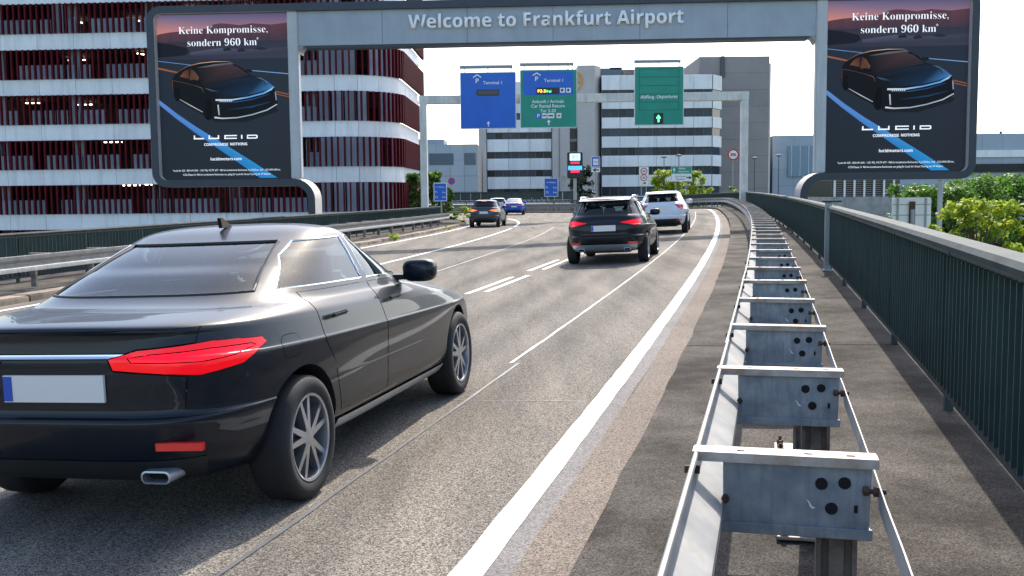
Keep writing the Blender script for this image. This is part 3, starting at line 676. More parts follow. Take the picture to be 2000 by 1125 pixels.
# ---- posters: flat print with added glow, drawn as layered coloured shapes (u 0-705, v 0-893)
def poster(parent, x_left, z_top, w, h, y):
    V = []; F = []; C = []; lay = [0]
    def poly(pts, cols, raw=False):
        k = lay[0]; lay[0] += 1; o = len(V)
        if not isinstance(cols[0], tuple): cols = [cols]*len(pts)
        for (a, b), c in zip(pts, cols):
            a = min(max(a, 0), 705); b = min(max(b, 0), 893)
            V.append((x_left+a/705*w, y-.0012*k, z_top-b/893*h)); C.append((*srgb(*c), 1))
        F.append(tuple(range(o, o+len(pts))))
    def grad(x0, y0, x1, y1, ct, cb, cbl=None, ctl=None):
        poly([(x0, y0), (x1, y0), (x1, y1), (x0, y1)], [ctl or ct, ct, cb, cbl or cb])
    def tri(pts, cols):     # fan for gradients
        poly(pts, cols)
    def stroke(pts, ws, cols):
        A = []; B = []; n = len(pts)
        for i in range(n):
            p0 = pts[max(i-1, 0)]; p1 = pts[min(i+1, n-1)]; L = math.hypot(p1[0]-p0[0], p1[1]-p0[1]) or 1
            nx, ny = -(p1[1]-p0[1])/L, (p1[0]-p0[0])/L; q = ws[i] if isinstance(ws, list) else ws
            A.append((pts[i][0]+nx*q/2, pts[i][1]+ny*q/2)); B.append((pts[i][0]-nx*q/2, pts[i][1]-ny*q/2))
        k = lay[0]; lay[0] += 1
        for i in range(n-1):
            o = len(V); cc = cols if isinstance(cols, list) else [cols]*n
            for p, c in ((A[i], cc[i]), (A[i+1], cc[i+1]), (B[i+1], cc[i+1]), (B[i], cc[i])):
                a = min(max(p[0], 0), 705); b = min(max(p[1], 0), 893)
                V.append((x_left+a/705*w, y-.0012*k, z_top-b/893*h)); C.append((*srgb(*c), 1))
            F.append((o, o+1, o+2, o+3))
    sx = lambda x, yy: x-33-(yy-45)*.0467; P = lambda L: [(sx(a, b), b-45) for a, b in L]
    grad(0, 0, 705, 893, (34, 42, 53), (38, 47, 56))
    grad(0, 0, 705, 110, (92, 92, 130), (176, 128, 140), (226, 146, 128), (112, 108, 145))
    # hills in strips so the outline stays crisp
    H = [(33, 150), (60, 144), (120, 136), (200, 131), (300, 121), (345, 99), (380, 94), (420, 97), (480, 106), (550, 97), (650, 106), (752, 97)]
    lay[0] += 1
    for (a, b), (c, d) in zip(H[:-1], H[1:]):
        poly(P([(a, b), (c, d), (c, 215), (a, 215)]), [(104, 66, 74), (92, 62, 74), (52, 54, 72), (60, 56, 72)]); lay[0] -= 1
    lay[0] += 1
    grad(0, 145, 705, 262, (50, 56, 74), (62, 66, 82), (44, 50, 66), (58, 50, 64))
    H2 = [(40, 190), (70, 197), (110, 200), (150, 210), (200, 222), (212, 246), (190, 262), (120, 268), (45, 272)]
    poly(P(H2), (26, 30, 42)); poly(P([(220, 246), (380, 226), (520, 236), (752, 226), (752, 252), (480, 262), (220, 264)]), [(78, 84, 104), (88, 92, 110), (72, 76, 94), (60, 66, 84), (56, 60, 76), (60, 66, 82), (64, 70, 88)])
    poly(P([(395, 232), (425, 222), (445, 240), (400, 243)]), (34, 38, 52)); poly(P([(470, 240), (500, 225), (520, 245), (480, 250)]), (36, 40, 54)); poly(P([(560, 232), (600, 222), (640, 236), (600, 242)]), (40, 44, 58))
    grad(0, 240, 705, 893, (42, 50, 64), (40, 48, 57), (36, 45, 54), (38, 48, 64))
    stroke(P([(45, 291), (250, 318), (752, 371)]), [3, 3.5, 4], [(120, 160, 215), (100, 140, 195), (130, 180, 235)])
    stroke(P([(45, 330), (160, 356)]), [9, 9], [(176, 104, 62), (150, 92, 60)]); stroke(P([(600, 445), (755, 482)]), 5, (160, 96, 62)); stroke(P([(600, 457), (755, 495)]), 5, (150, 90, 58))
    poly(P([(53, 502), (150, 576), (260, 652), (430, 758), (560, 840), (700, 932), (608, 932), (420, 800), (250, 682), (140, 598), (55, 528)]), [(108, 150, 225), (90, 140, 215), (66, 130, 205), (52, 140, 205), (44, 150, 212), (40, 150, 215), (38, 140, 205), (46, 130, 195), (60, 120, 195), (80, 130, 205), (100, 140, 215)])
    # soft shadow print and the car
    poly(P([(150, 505), (300, 590), (360, 625), (520, 628), (690, 575), (700, 560), (600, 520), (300, 480)]), (26, 32, 40))
    poly(P([(123, 392), (138, 364), (165, 345), (205, 322), (270, 307), (350, 300), (420, 299), (455, 311), (505, 337), (548, 374), (610, 392), (650, 415), (675, 445), (686, 478), (694, 520), (690, 545), (640, 575), (560, 597), (470, 611), (370, 612), (340, 600), (322, 616), (305, 606), (290, 576), (230, 545), (165, 506), (148, 510), (136, 490), (126, 450)]), (17, 20, 27))
    poly(P([(255, 330), (350, 313), (440, 306), (460, 315), (345, 330)]), [(90, 90, 100), (120, 118, 124), (110, 105, 112), (60, 56, 64), (44, 44, 52)])
    poly(P([(262, 334), (440, 316), (475, 330), (542, 374), (430, 398), (290, 424), (270, 385)]), [(26, 28, 34), (74, 54, 58), (86, 62, 66), (48, 42, 50), (28, 32, 40), (24, 27, 34), (22, 25, 30)])
    poly(P([(165, 376), (188, 348), (214, 336), (214, 388)]), [(130, 80, 54), (104, 64, 48), (56, 42, 40), (92, 58, 46)])
    poly(P([(222, 334), (246, 350), (268, 384), (262, 408), (218, 394)]), [(60, 44, 40), (104, 68, 54), (128, 84, 64), (90, 62, 54), (92, 58, 46)])
    stroke(P([(150, 352), (205, 321), (270, 306), (350, 299), (425, 300), (455, 311)]), [2, 3, 4, 4, 3, 2], [(120, 72, 54), (170, 104, 72), (214, 160, 128), (214, 172, 148), (150, 128, 124), (70, 64, 72)])
    poly(P([(292, 427), (430, 400), (548, 377), (612, 394), (650, 416), (672, 440), (610, 466), (520, 486), (380, 494), (340, 450)]), [(24, 30, 40), (24, 40, 58), (20, 32, 48), (22, 40, 62), (40, 80, 120), (66, 130, 190), (36, 78, 122), (22, 50, 80), (18, 28, 42), (17, 21, 29)])
    poly(P([(575, 385), (605, 392), (640, 412), (630, 432), (612, 402)]), [(70, 100, 130), (120, 150, 180), (90, 130, 170), (30, 40, 54), (24, 32, 44)])
    poly(P([(300, 440), (350, 452), (385, 462), (340, 462)]), [(80, 110, 140), (60, 90, 120), (30, 44, 60), (30, 38, 50)])
    stroke(P([(360, 506), (450, 506), (540, 493), (620, 473), (660, 452), (674, 438)]), [9, 8, 7, 8, 9, 5], [(225, 232, 240), (190, 215, 240), (110, 170, 230), (110, 180, 240), (170, 215, 250), (120, 170, 220)])
    stroke(P([(370, 518), (470, 518), (560, 505), (650, 478)]), [5, 5, 4, 4], [(26, 60, 96), (36, 92, 150), (36, 92, 150), (24, 60, 100)])
    for i in range(7): poly(P([(384+i*10, 506), (390+i*10, 506), (389+i*10, 516), (383+i*10, 516)]), (220, 225, 230))
    stroke(P([(374, 532), (381, 588)]), 7, [(210, 214, 220), (170, 176, 184)]); stroke(P([(682, 468), (688, 512)]), 5, (150, 170, 195))
    stroke(P([(356, 600), (400, 606), (480, 603), (560, 588), (640, 564), (692, 534)]), [9, 7, 6, 6, 6, 5], [(225, 230, 235), (200, 206, 212), (170, 190, 200), (160, 185, 196), (190, 205, 215), (210, 216, 222)])
    stroke(P([(430, 560), (560, 545), (660, 520)]), [7, 9, 6], [(20, 34, 50), (28, 66, 104), (24, 48, 76)])
    stroke(P([(166, 499), (230, 536), (292, 570)]), [4, 5, 4], [(150, 150, 155), (200, 205, 210), (180, 184, 190)])
    stroke(P([(130, 398), (180, 408), (240, 424), (285, 440), (298, 466)]), [2, 2, 2, 3, 2], [(130, 76, 54), (120, 74, 54), (110, 76, 62), (140, 104, 86), (80, 62, 58)])
    stroke(P([(126, 395), (128, 440), (134, 470)]), [2, 3, 2], [(140, 80, 56), (120, 68, 50), (60, 44, 40)])
    poly(P([(204, 404), (240, 394), (270, 400), (272, 412), (216, 418)]), (14, 16, 22)); poly(P([(510, 346), (545, 344), (558, 352), (545, 362)]), (20, 24, 32))
    poly(P([(310, 500), (330, 498), (338, 560), (330, 612), (312, 606), (304, 560)]), (8, 10, 14)); poly(P([(140, 430), (158, 436), (164, 500), (146, 508), (138, 470)]), (9, 10, 14))
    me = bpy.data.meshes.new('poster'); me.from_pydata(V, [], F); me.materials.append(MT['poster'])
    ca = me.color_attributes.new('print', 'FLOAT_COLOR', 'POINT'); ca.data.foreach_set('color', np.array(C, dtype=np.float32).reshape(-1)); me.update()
    o = link('poster', me, parent)
    U = lambda px, py: (x_left+sx(px, py)/705*w, z_top-(py-45)/893*h); yy = y-.075; wm = w/705
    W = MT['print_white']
    c = U(397, 135); text(SERIF('Keine Kompromisse')+',', W, o, c[0], c[1], 478*wm, yy, off=-.012)
    c = U(393, 196); text(SERIF('sondern 960 km'), W, o, c[0], c[1], 372*wm, yy, off=-.012)
    c = U(583, 180); text('*', W, o, c[0], c[1], 11*wm, yy)
    # wide logotype drawn letter by letter
    def bars(rects):
        mb = MB()
        for (a, b, cc, d) in rects:
            p0 = U(a, b); p1 = U(cc, d); mb.add([(p0[0], yy, p0[1]), (p1[0], yy, p0[1]), (p1[0], yy, p1[1]), (p0[0], yy, p1[1])], [(0, 1, 2, 3)])
        return mb.build('logo_letter', W, o, fix=False)
    bars([(246, 697, 254, 716), (246, 711, 302, 718)]); bars([(326, 697, 334, 716), (326, 711, 384, 718), (376, 697, 384, 716)])
    bars([(412, 697, 480, 703), (412, 697, 420, 718), (412, 712, 480, 718)]); bars([(502, 697, 510, 718)]); bars([(534, 697, 586, 703), (534, 712, 586, 718), (584, 699, 592, 716), (534, 704, 541, 712)])
    c = U(368, 747); text(BOLD('COMPROMISE'), W, o, c[0], c[1], 130*wm, yy); c = U(490, 746); text(BOLD('NOTHING'), W, o, c[0], c[1], 92*wm, yy)
    c = U(423, 826); text(BOLD('lucidmotors.com'), W, o, c[0], c[1], 168*wm, yy)
    c = U(426, 889); text('*Lucid Air 325 - 820 kW (442 - 1.251 PS), WLTP: 677 - 960 km kombinierte Reichweite, 0 g CO2/km, 16,0 - 13,0 kWh/100 km,', W, o, c[0], c[1], 584*wm, yy, h=13*wm)
    c = U(428, 912); text('CO2-Klasse: A. 960 km kombinierte Reichweite nur gültig für Lucid Air Grand Touring mit 19"-Rädern.', W, o, c[0], c[1], 476*wm, yy, h=13*wm)
    return o
PW, PH = 5.377, 6.60
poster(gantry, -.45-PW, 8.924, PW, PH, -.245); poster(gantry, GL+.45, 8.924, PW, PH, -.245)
for sx0 in (-.45-PW, GL+.45): MB().box((sx0+PW/2, -.20, 8.924-PH/2), (PW+.04, .05, PH+.04)).build('poster_panel', MT['black'], gantry)  # black backing board behind the glowing print

# ------------------------------------------------------------------ white sign gantry
Y2 = 69.5
wl = spot(828, 300, Y2); wr = spot(1453, 300, Y2-.6); zb1 = spot(828, 207, Y2).z; zb2 = spot(1453, 193, Y2-.6).z; wz = (zb1+zb2)/2
wlen = (Vector((wr.x, wr.y))-Vector((wl.x, wl.y))).length; wrz = math.atan2(wr.y-wl.y, wr.x-wl.x)
wg = thing('sign_gantry', 'off-white box gantry carrying three direction panels over the road', 'gantry', (wl.x, wl.y, 0), wrz)
for x in (0, wlen): 
    m = MB().box((x, 0, (wz-7)/2), (.46, .5, wz+7)).mesh('post', MT['gantry_white']); bevel_mesh(m, .02, 1); link('post', m, wg)
m = MB().box((wlen/2, 0, wz+.28), (wlen+.5, .52, .56)).mesh('beam', MT['gantry_white']); bevel_mesh(m, .02, 1); link('beam', m, wg)
for i in range(1, 6): MB().box((wlen*i/6, 0, wz+.28), (.03, .53, .57)).build('flange', MT['gantry_white'], wg)

def sign_root(name, label, px, py, Y, rz=0., cat='sign', group=None):
    p = spot(px, py, Y); return thing(name, label, cat, (p.x, p.y, p.z), rz, group)
def panel(parent, w, h, m, r=.08, t=.10, frame=.05, fm='sign_frame', name='sign_panel', cx=0, cz=0, y=0.):
    if frame: MB().prism(rrect(cx-w/2, cz-h/2, cx+w/2, cz+h/2, r), y-t*.5, y+t*.5).build('frame', MT[fm], parent)
    f = frame; return MB().prism(rrect(cx-w/2+f, cz-h/2+f, cx+w/2-f, cz+h/2-f, max(r-f, .02)), y-t*.5-.008, y+t*.4).build(name, MT[m], parent)
def arrow(parent, cx, cz, h, y, m='sign_white', ang=0., name='arrow'):
    w = h*.62; P = [(-.09*h, -h/2), (.09*h, -h/2), (.09*h, h*.12), (w*.36, -h*.06), (w/2, h*.08), (0, h/2), (-w/2, h*.08), (-w*.36, -h*.06), (-.09*h, h*.12)]
    ca, sa = math.cos(ang), math.sin(ang); P = [(cx+a*ca-b*sa, cz+a*sa+b*ca) for a, b in P]
    return MB().prism(P, y-.004, y).build(name, MT[m], parent)
def p_roof(parent, cx, cz, s, y):
    mb = MB(); mb.prism([(cx-.5*s, cz+.30*s), (cx, cz+.62*s), (cx+.5*s, cz+.30*s), (cx+.44*s, cz+.19*s), (cx, cz+.47*s), (cx-.44*s, cz+.19*s)], y-.004, y); mb.build('roof_symbol', MT['sign_white'], parent)
    text(BOLD('P'), MT['sign_white'], parent, cx, cz-.13*s, .36*s, y-.004)
sc2 = Y2/2000
def hanging_sign(name, label, px0, py0, px1, py1, m, fm='sign_frame'):
    w = (px1-px0)*sc2; h = (py1-py0)*sc2; t = sign_root(name, label, (px0+px1)/2, (py0+py1)/2, Y2-.75, wrz)
    panel(t, w, h, m, fm=fm); 
    br = MB(); br.tube([(-w*.5, .1, h/2+.36), (w*.44, .1, h/2+.36)], .13, 10); br.build('lamp_rail', MT['grey_steel'], t, smooth=True)
    for x in (-w*.42, 0, w*.42):
        b = MB(); b.box((x, .1, h/2+.18), (.06, .06, .40)); b.build('bracket', MT['grey_steel'], t)
        MB().box((x, .25, 0), (.1, .3, h*.9)).build('hanger', MT['grey_steel'], t)
    return t, w, h
t, w, h = hanging_sign('direction_sign', 'large blue overhead sign with white parking roof symbol and blank display', 900, 143, 1007, 250, 'sign_blue')
S = lambda px, py, cx=953.5, cy=196.5: ((px-cx)*sc2, (cy-py)*sc2)
yf = -.06
c = S(933, 157); p_roof(t, c[0], c[1], .58, yf); c = S(962, 163); text('Terminal 1', MT['sign_white'], t, c[0], c[1], 36*sc2, yf, off=.01)
c = S(953, 181.5); MB().box((c[0], yf-.01, c[1]), (1.48, .05, .37)).build('display_box', MT['black'], t); MB().box((c[0], yf-.036, c[1]), (1.36, .01, .26)).build('display', mat('blank_display', (.05, .055, .06), .3), t)
c = S(953.5, 240.5); arrow(t, c[0], c[1], .36, yf)
t, w, h = hanging_sign('direction_sign', 'overhead sign half blue half green showing Terminal 1 arrivals and car rental', 1017, 138, 1126, 248, 'sign_green')
S = lambda px, py, cx=1071.5, cy=193: ((px-cx)*sc2, (cy-py)*sc2)
c = S(1071, 164); MB().box((c[0], yf-.0, c[1]), (95*sc2, .012, 44*sc2)).build('blue_field', MT['sign_blue'], t)
yg = yf-.010
c = S(1049, 153); p_roof(t, c[0], c[1], .56, yg); c = S(1081, 158.5); text('Terminal 1', MT['sign_white'], t, c[0], c[1], 36*sc2, yg, off=.01)
c = S(1070, 178); MB().box((c[0], yg-.02, c[1]), (43*sc2, .05, 12*sc2)).build('display_box', MT['black'], t)
c = S(1058.5, 178.5); text(BOLD('P2-3'), MT['led_amber'], t, c[0], c[1], 15*sc2, yg-.05); c = S(1072, 179); text('frei', MT['led_green'], t, c[0], c[1], 9*sc2, yg-.05)
for px, g_ in ((1098, 'truck'), (1109.5, 'person')):
    c = S(px, 177.5); MB().box((c[0], yg-.004, c[1]), (9*sc2, .01, 9*sc2)).build('pictogram', MT['sign_white'], t); MB().box((c[0]-.02, yg-.012, c[1]+.01), (4*sc2, .006, 4.5*sc2)).build('pictogram_mark', MT['black'], t)
for py, tx, w_, it in ((198, 'Ankunft / Arrivals', 61, 0), (206.5, 'Car Rental Return', 64, 0), (215.5, 'Tor 2-20', 30, 0)):
    c = S(1070, py); text(tx, MT['sign_white'], t, c[0], c[1], w_*sc2, yf, off=.012)
for px, mm, w_ in ((1052.5, 'sign_blue', 10), (1063, 'sign_white', 9), (1075.5, 'sign_white', 13), (1091, 'sign_white', 9)):
    c = S(px, 225); MB().box((c[0], yf-.004, c[1]), (w_*sc2, .01, 9.5*sc2)).build('pictogram', MT[mm], t)
c = S(1052, 225); text(BOLD('P'), MT['sign_white'], t, c[0], c[1], 5*sc2, yf-.012)
c = S(1091, 225); MB().box((c[0], yf-.012, c[1]), (5*sc2, .006, 1.8*sc2)).box((c[0], yf-.012, c[1]), (1.8*sc2, .0062, 5*sc2)).build('red_cross', MT['sign_red'], t)
c = S(1063, 225); MB().box((c[0], yf-.012, c[1]), (7*sc2, .006, 2.2*sc2)).build('pictogram_mark', MT['black'], t); c = S(1075.5, 225); MB().box((c[0], yf-.012, c[1]), (9*sc2, .006, 2.6*sc2)).build('pictogram_mark', MT['black'], t)
c = S(1071.5, 237.5); arrow(t, c[0], c[1], .38, yf)
t, w, h = hanging_sign('direction_sign', 'overhead green louvred sign reading Abflug Departures with lit green arrow', 1240, 132, 1334, 243, 'sign_green')
S = lambda px, py, cx=1287, cy=187.5: ((px-cx)*sc2, (cy-py)*sc2)
for i, py in enumerate((137, 152, 168, 184, 199, 214)): c = S(1287, py); MB().box((c[0], yf-.002, c[1]), (75*sc2, .008, .025)).build('louvre_joint', MT['sign_greenline'], t)
for px in (1249.5, 1324.5): c = S(px, 175.5); MB().box((c[0], yf-.002, c[1]), (.025, .008, 77*sc2)).build('louvre_joint', MT['sign_greenline'], t)
c = S(1267, 190); text(BOLD('Abflug /'), MT['sign_white'], t, c[0], c[1], 31*sc2, yf-.008); c = S(1303, 190); text(ITAL('Departures'), MT['sign_white'], t, c[0], c[1], 39*sc2, yf-.008, off=.02)
c = S(1286, 230); MB().box((c[0], yf-.01, c[1]), (18*sc2, .05, 21*sc2)).build('signal_box', MT['black'], t); arrow(t, c[0], c[1], 14*sc2, yf-.036, 'led_green')

# ------------------------------------------------------------------ office blocks behind
def wing(root, x0, x1, zs, ztop, y, depth, pane_w, panel_w, m_panel='o_white', zbase=-7., chamfer=0.):
    """storeys of white panels over ribbon windows; zs = [(window bottom, window top)...]"""
    MB().box(((x0+x1)/2, y+depth/2+.35, (ztop+zbase)/2), (x1-x0-.1, depth, ztop-zbase-.1)).build('core', MT['black'], root)
    n = max(1, round((x1-x0)/panel_w)); pw = (x1-x0)/n; np_ = max(1, round((x1-x0)/pane_w)); gw = (x1-x0)/np_
    edges = [zbase]+[v for z in zs for v in z]+[ztop]
    for i in range(0, len(edges)-1):
        a, b = edges[i], edges[i+1]
        if i % 2 == 0:
            me = MB().box((0, 0, 0), (pw-.05, .4, b-a-.02)).mesh('facade_panel', MT[m_panel]); bevel_mesh(me, .03, 1)
            for k in range(n): link('facade_panel', me, root, (x0+pw*(k+.5), y, (a+b)/2))
        else:
            me = MB().box((0, 0, 0), (gw-.10, .06, b-a-.05)).mesh('window_pane', MT['o_glass'])
            for k in range(np_): link('window_pane', me, root, (x0+gw*(k+.5), y+.22, (a+b)/2), (random.uniform(-.01, .01), 0, random.uniform(-.012, .012)))
            me = MB().box((0, 0, 0), (.07, .12, b-a)).mesh('mullion', MT['o_bluewin'])
            for k in range(np_+1): link('mullion', me, root, (x0+gw*k, y+.17, (a+b)/2))
YO = 185.
def ox(px): return spot(px, 300, YO).x
def oz(py, px=1200): return spot(px, py, YO).z
off = thing('office_building', 'white and taupe office block with ribbon windows behind the sign gantry', 'building', (ox(1128), YO, 0), 0)
bx = ox(1128)
zs = [(oz(a), oz(b)) for a, b in ((383, 365), (342, 326), (304, 288.5), (266.5, 251), (229.5, 213), (192, 176))]
wing(off, ox(1175)-bx, ox(1390)-bx, zs, oz(147), 0, 20, 1.5, 3.1)
# bevelled corner of the right wing, turning away
for i in range(len(zs)+1):
    a = -7. if i == 0 else zs[i-1][1]; b = zs[i][0] if i < len(zs) else oz(147)
    x0, x1 = ox(1391)-bx, ox(1416)-bx; V = [(x0, -.2, a), (x1, 3.2, a), (x1, 20, a), (x0, 20, a), (x0, -.2, b-.02), (x1, 3.2, b-.02), (x1, 20, b-.02), (x0, 20, b-.02)]
    MB().add(V, [(0, 1, 5, 4), (1, 2, 6, 5), (4, 5, 6, 7), (0, 3, 2, 1), (2, 3, 7, 6)]).build('corner_panel', MT['o_white'], off)
    if i < len(zs):
        a, b = zs[i]; V = [(x0, .1, a), (x1-.3, 3.3, a), (x1-.3, 19, a), (x0, 19, a), (x0, .1, b-.02), (x1-.3, 3.3, b-.02), (x1-.3, 19, b-.02), (x0, 19, b-.02)]
        MB().add(V, [(0, 1, 5, 4), (1, 2, 6, 5), (2, 3, 7, 6)]).build('corner_pane', MT['o_glass'], off)
zs2 = [(oz(a, 1000), oz(b, 1000)) for a, b in ((386, 369), (345, 332), (309, 296), (271, 258), (233, 220), (196, 183))]
wing(off, ox(951)-bx, ox(1078)-bx, zs2, oz(158, 1000), 1.5, 18, 1.45, 3.4)
MB().box(((ox(935)+ox(950))/2-bx, 10, (oz(158, 1000)-7)/2), ((ox(950)-ox(935)), 19, oz(158, 1000)+7)).build('end_pier', MT['o_beige'], off)
MB().box(((ox(1079)+ox(1113))/2-bx, 8.5, (oz(134)-7)/2), (ox(1113)-ox(1079), 17, oz(134)+7)).build('stair_tower', MT['o_beige'], off)
MB().box(((ox(1114)+ox(1128))/2-bx, 10.5, (oz(140)-7)/2), (ox(1128)-ox(1114), 17, oz(140)+7)).build('glazed_slot', MT['o_glass'], off)
for i in range(9): MB().box(((ox(1114)+ox(1128))/2-bx, 1.9, oz(372-i*25)), (ox(1127.6)-ox(1114.4), .25, .5)).build('slot_bar', MT['o_beige'], off)
MB().zprism([(ox(1128)-bx, -1), (ox(1161)-bx, -1), (ox(1174.5)-bx, 1.6), (ox(1174.5)-bx, 16), (ox(1128)-bx, 16)], -7, oz(128)).build('stair_tower', MT['o_beige'], off)
MB().box(((ox(1176)+ox(1220))/2-bx, 8, oz(142)), (ox(1220)-ox(1176), 8, 2.6)).build('roof_plant', MT['o_bluewin'], off)
MB().box(((ox(1221)+ox(1262))/2-bx, 8, oz(143)), (ox(1262)-ox(1221), 8, 2.2)).build('roof_plant', MT['kerb'], off)
MB().box(((ox(1196)+ox(1219))/2-bx, 7, oz(128)), (2.1, 6, .4)).build('roof_plant', MT['o_blue'], off)
MB().box(((ox(1085)+ox(1100))/2-bx, -.05, oz(290)), (.05, .2, 30)).build('downpipe', MT['joint'], off)
p = (ox(1115)-bx); MB().tube([(p, 8, oz(134)), (p, 8, oz(95)), (p, 8, oz(80))], [.12, .09, .04], 6).build('antenna', MT['joint'], off)
# round yellow emblem with a bird on the tower
ec = ((ox(1117)-bx), oz(158)); er = 21*YO/2000
ring = MB(); nn = 40; V = []; F = []
for k in range(nn):
    a = 2*math.pi*k/nn
    for r, yy in ((er, -1.25), (er*.86, -1.25), (er*.86, -1.02), (er, -1.02)): V.append((ec[0]+r*math.cos(a), yy, ec[1]+r*math.sin(a)))
for k in range(nn):
    j = (k+1) % nn; F += [(k*4+i, k*4+(i+1) % 4, j*4+(i+1) % 4, j*4+i) for i in range(4)]
em = ring.add(V, F).build('emblem_ring', MT['yellow'], off)
MB().prism([(ec[0]+er*x, ec[1]+er*z) for x, z in ((-.8, -.1), (-.2, .05), (.3, .0), (.62, .42), (.66, .36), (.5, -.02), (.8, -.12), (.45, -.2), (.1, -.42), (-.1, -.7), (-.2, -.3), (-.6, -.25))], -1.24, -1.05).build('emblem_bird', MT['yellow'], em)
MB().disc(ec, er*.99, -1.03, -1.005, 40).build('emblem_disc', MT['o_beige'], em)
slab = thing('tower_block', 'windowless dark grey tower slab behind the white office wing', 'building', (spot(1435, 300, YO+14).x, YO+14, 0), 0)
k_ = (YO+14)/YO; sx0 = (ox(1365)-ox(1435))*k_; sx1 = (ox(1501)-ox(1435))*k_; st = spot(1435, 110, YO+14).z
nz = 11
for i in range(nz):
    za = -7+(st+7)*i/nz; zb_ = -7+(st+7)*(i+1)/nz
    MB().box(((sx0+sx1)/2, 9, (za+zb_)/2), (sx1-sx0, 18, zb_-za-.04)).build('cladding_band', MT['o_dark'], slab)
MB().box(((sx0+sx1)/2, 9, (st-7)/2), (sx1-sx0-.06, 17.9, st+6.9)).build('core', MT['joint'], slab)
MB().box((sx1+.55, 10, (st-8)/2), (1.0, 14, st+6)).build('sunlit_edge', MT['o_white'], slab)  # white colour stands in for sunlight on the slab's right side
MB().tube([((ox(1409)-ox(1435))*k_, -.3, st-4), ((ox(1409)-ox(1435))*k_, -.3, st)], .45, 8).build('roof_duct', MT['joint'], slab)
# blue-grey hall on the left
YB = 150.
def clad(name, label, px0, px1, pyt, Y, m, cols, rows, depth=25, zb=-7.):
    a = spot(px0, 330, Y).x; b = spot(px1, 330, Y).x; zt = spot((px0+px1)/2, pyt, Y).z
    r = thing(name, label, 'building', ((a+b)/2, Y, 0)); W = b-a; cw = W/cols; H = zt-zb; rh = H/rows
    MB().box((0, depth/2+.2, (zt+zb)/2), (W-.06, depth, H-.06)).build('core', MT['joint'], r)
    me = MB().box((0, 0, 0), (cw-.035, .3, rh-.035)).mesh('cladding_panel', MT[m])
    for i in range(cols):
        for j in range(rows): link('cladding_panel', me, r, (-W/2+cw*(i+.5), 0.1, zb+rh*(j+.5)))
    return r, a, b, zt
hall, a, b, zt = clad('hall', 'blue-grey panelled hall between the garage corner and the office block', 770, 934, 282, YB, 'o_blue', 6, 7)
hx = (a+b)/2
for px0, px1, py0, py1, n in ((838, 886, 300, 322, 1), (907, 929, 299, 322, 1)):
    q0 = spot(px0, py0, YB); q1 = spot(px1, py1, YB); MB().box(((q0.x+q1.x)/2-hx, -.08, (q0.z+q1.z)/2), (q1.x-q0.x, .06, q0.z-q1.z)).build('window', MT['o_bluewin'], hall)
q = spot(850, 276, YB); MB().box((q.x-hx-2, 8, q.z-.2), (6, 8, 1.4)).build('roof_step', MT['o_blue'], hall)
hall2, a2, b2, zt2 = clad('terminal_hall', 'long pale blue-grey terminal hall behind the right billboard', 1509, 2080, 262, 205, 'o_blue', 14, 6)
h2x = (a2+b2)/2
MB().box((17, -.25, spot(1950, 300, 205).z), ((b2-a2)/2-6, .3, 1.4)).build('ledge', MT['o_white'], hall2)
MB().box((17, -.4, spot(1950, 328, 205).z), ((b2-a2)/2-6, .5, 1.6)).build('window_band', MT['o_glass'], hall2)
q = spot(1570, 315, 205); MB().box((q.x-h2x, -.3, q.z), (6.5, .4, 6)).build('glazed_bay', mat('pale_bay_glass', (.16, .27, .36), .15), hall2)
for i in range(4): MB().box((q.x-h2x-2.6+i*1.7, -.55, q.z), (.08, .06, 6)).build('bay_mullion', MT['o_white'], hall2)
q = spot(1964, 260, 205); MB().tube([(q.x-h2x, 2, q.z+.5), (q.x-h2x, 2, q.z-2.5)], .25, 6).build('roof_mast', MT['joint'], hall2)
# louvred plant building and retaining wall at right, low and closer
YL = 92.
q0 = spot(1625, 345, YL); q1 = spot(1760, 345, YL); zt = q0.z; zm = spot(1690, 384, YL).z
pb = thing('plant_building', 'low dark louvred building over a concrete base under the right billboard', 'building', ((q0.x+q1.x)/2, YL, 0)); W = q1.x-q0.x
MB().box((0, 4, (zt+zm)/2), (W, 7.5, zt-zm)).build('louvre_box', MT['black'], pb)
for i in range(10): MB().box((0, .18, zm+(zt-zm)*(i+.5)/10), (W, .12, .05)).build('louvre', MT['o_dark'], pb)
for i in range(7): MB().box((-W/2+W*(i+.3)/7, .05, (zt+zm)/2), (.16, .16, zt-zm)).build('post', MT['o_white'], pb)
MB().box((0, 4, (zm-7)/2), (W+.6, 9, zm+7)).build('base_wall', MT['concrete'], pb)
MB().box((0, 4, zt+.12), (W+.6, 8.6, .24)).build('roof', MT['concrete'], pb)

# ------------------------------------------------------------------ ramp beyond the bend with its own parapet
YR = 118.
r0_, r1_ = spot(800, 385, YR), spot(1118, 385, YR); W = r1_.x-r0_.x
ramp = thing('ramp_parapet', 'dark green parapet of the raised ramp beyond the bend', 'railing', ((r0_.x+r1_.x)/2, YR, -7))
zt = spot(960, 377, YR).z+7; zb_ = spot(960, 391, YR).z+7
n = 16
for i in range(n):
    x = -W/2+W*(i+.5)/n; MB().box((x, 0, (zt+zb_)/2), (W/n-.05, .12, zt-zb_)).build('panel', MT['green'], ramp)
MB().box((0, 0, zt+.06), (W, .28, .12)).build('handrail', MT['green_rail'], ramp)
MB().prism([(W/2, zt), (W/2+1.2, zb_+.15), (W/2+1.0, zb_), (W/2, zb_)], -.06, .06).build('end_panel', MT['green'], ramp)
n = 34
for i in range(n): MB().box((-W/2+W*(i+.5)/n, 0, zb_-.14), (W/n*.45, .2, .27)).build('foot_block', MT['o_dark'], ramp)
MB().box((0, 3, zb_/2-.32), (W, 6, zb_-.3)).build('ramp_wall', MT['o_dark'], ramp)

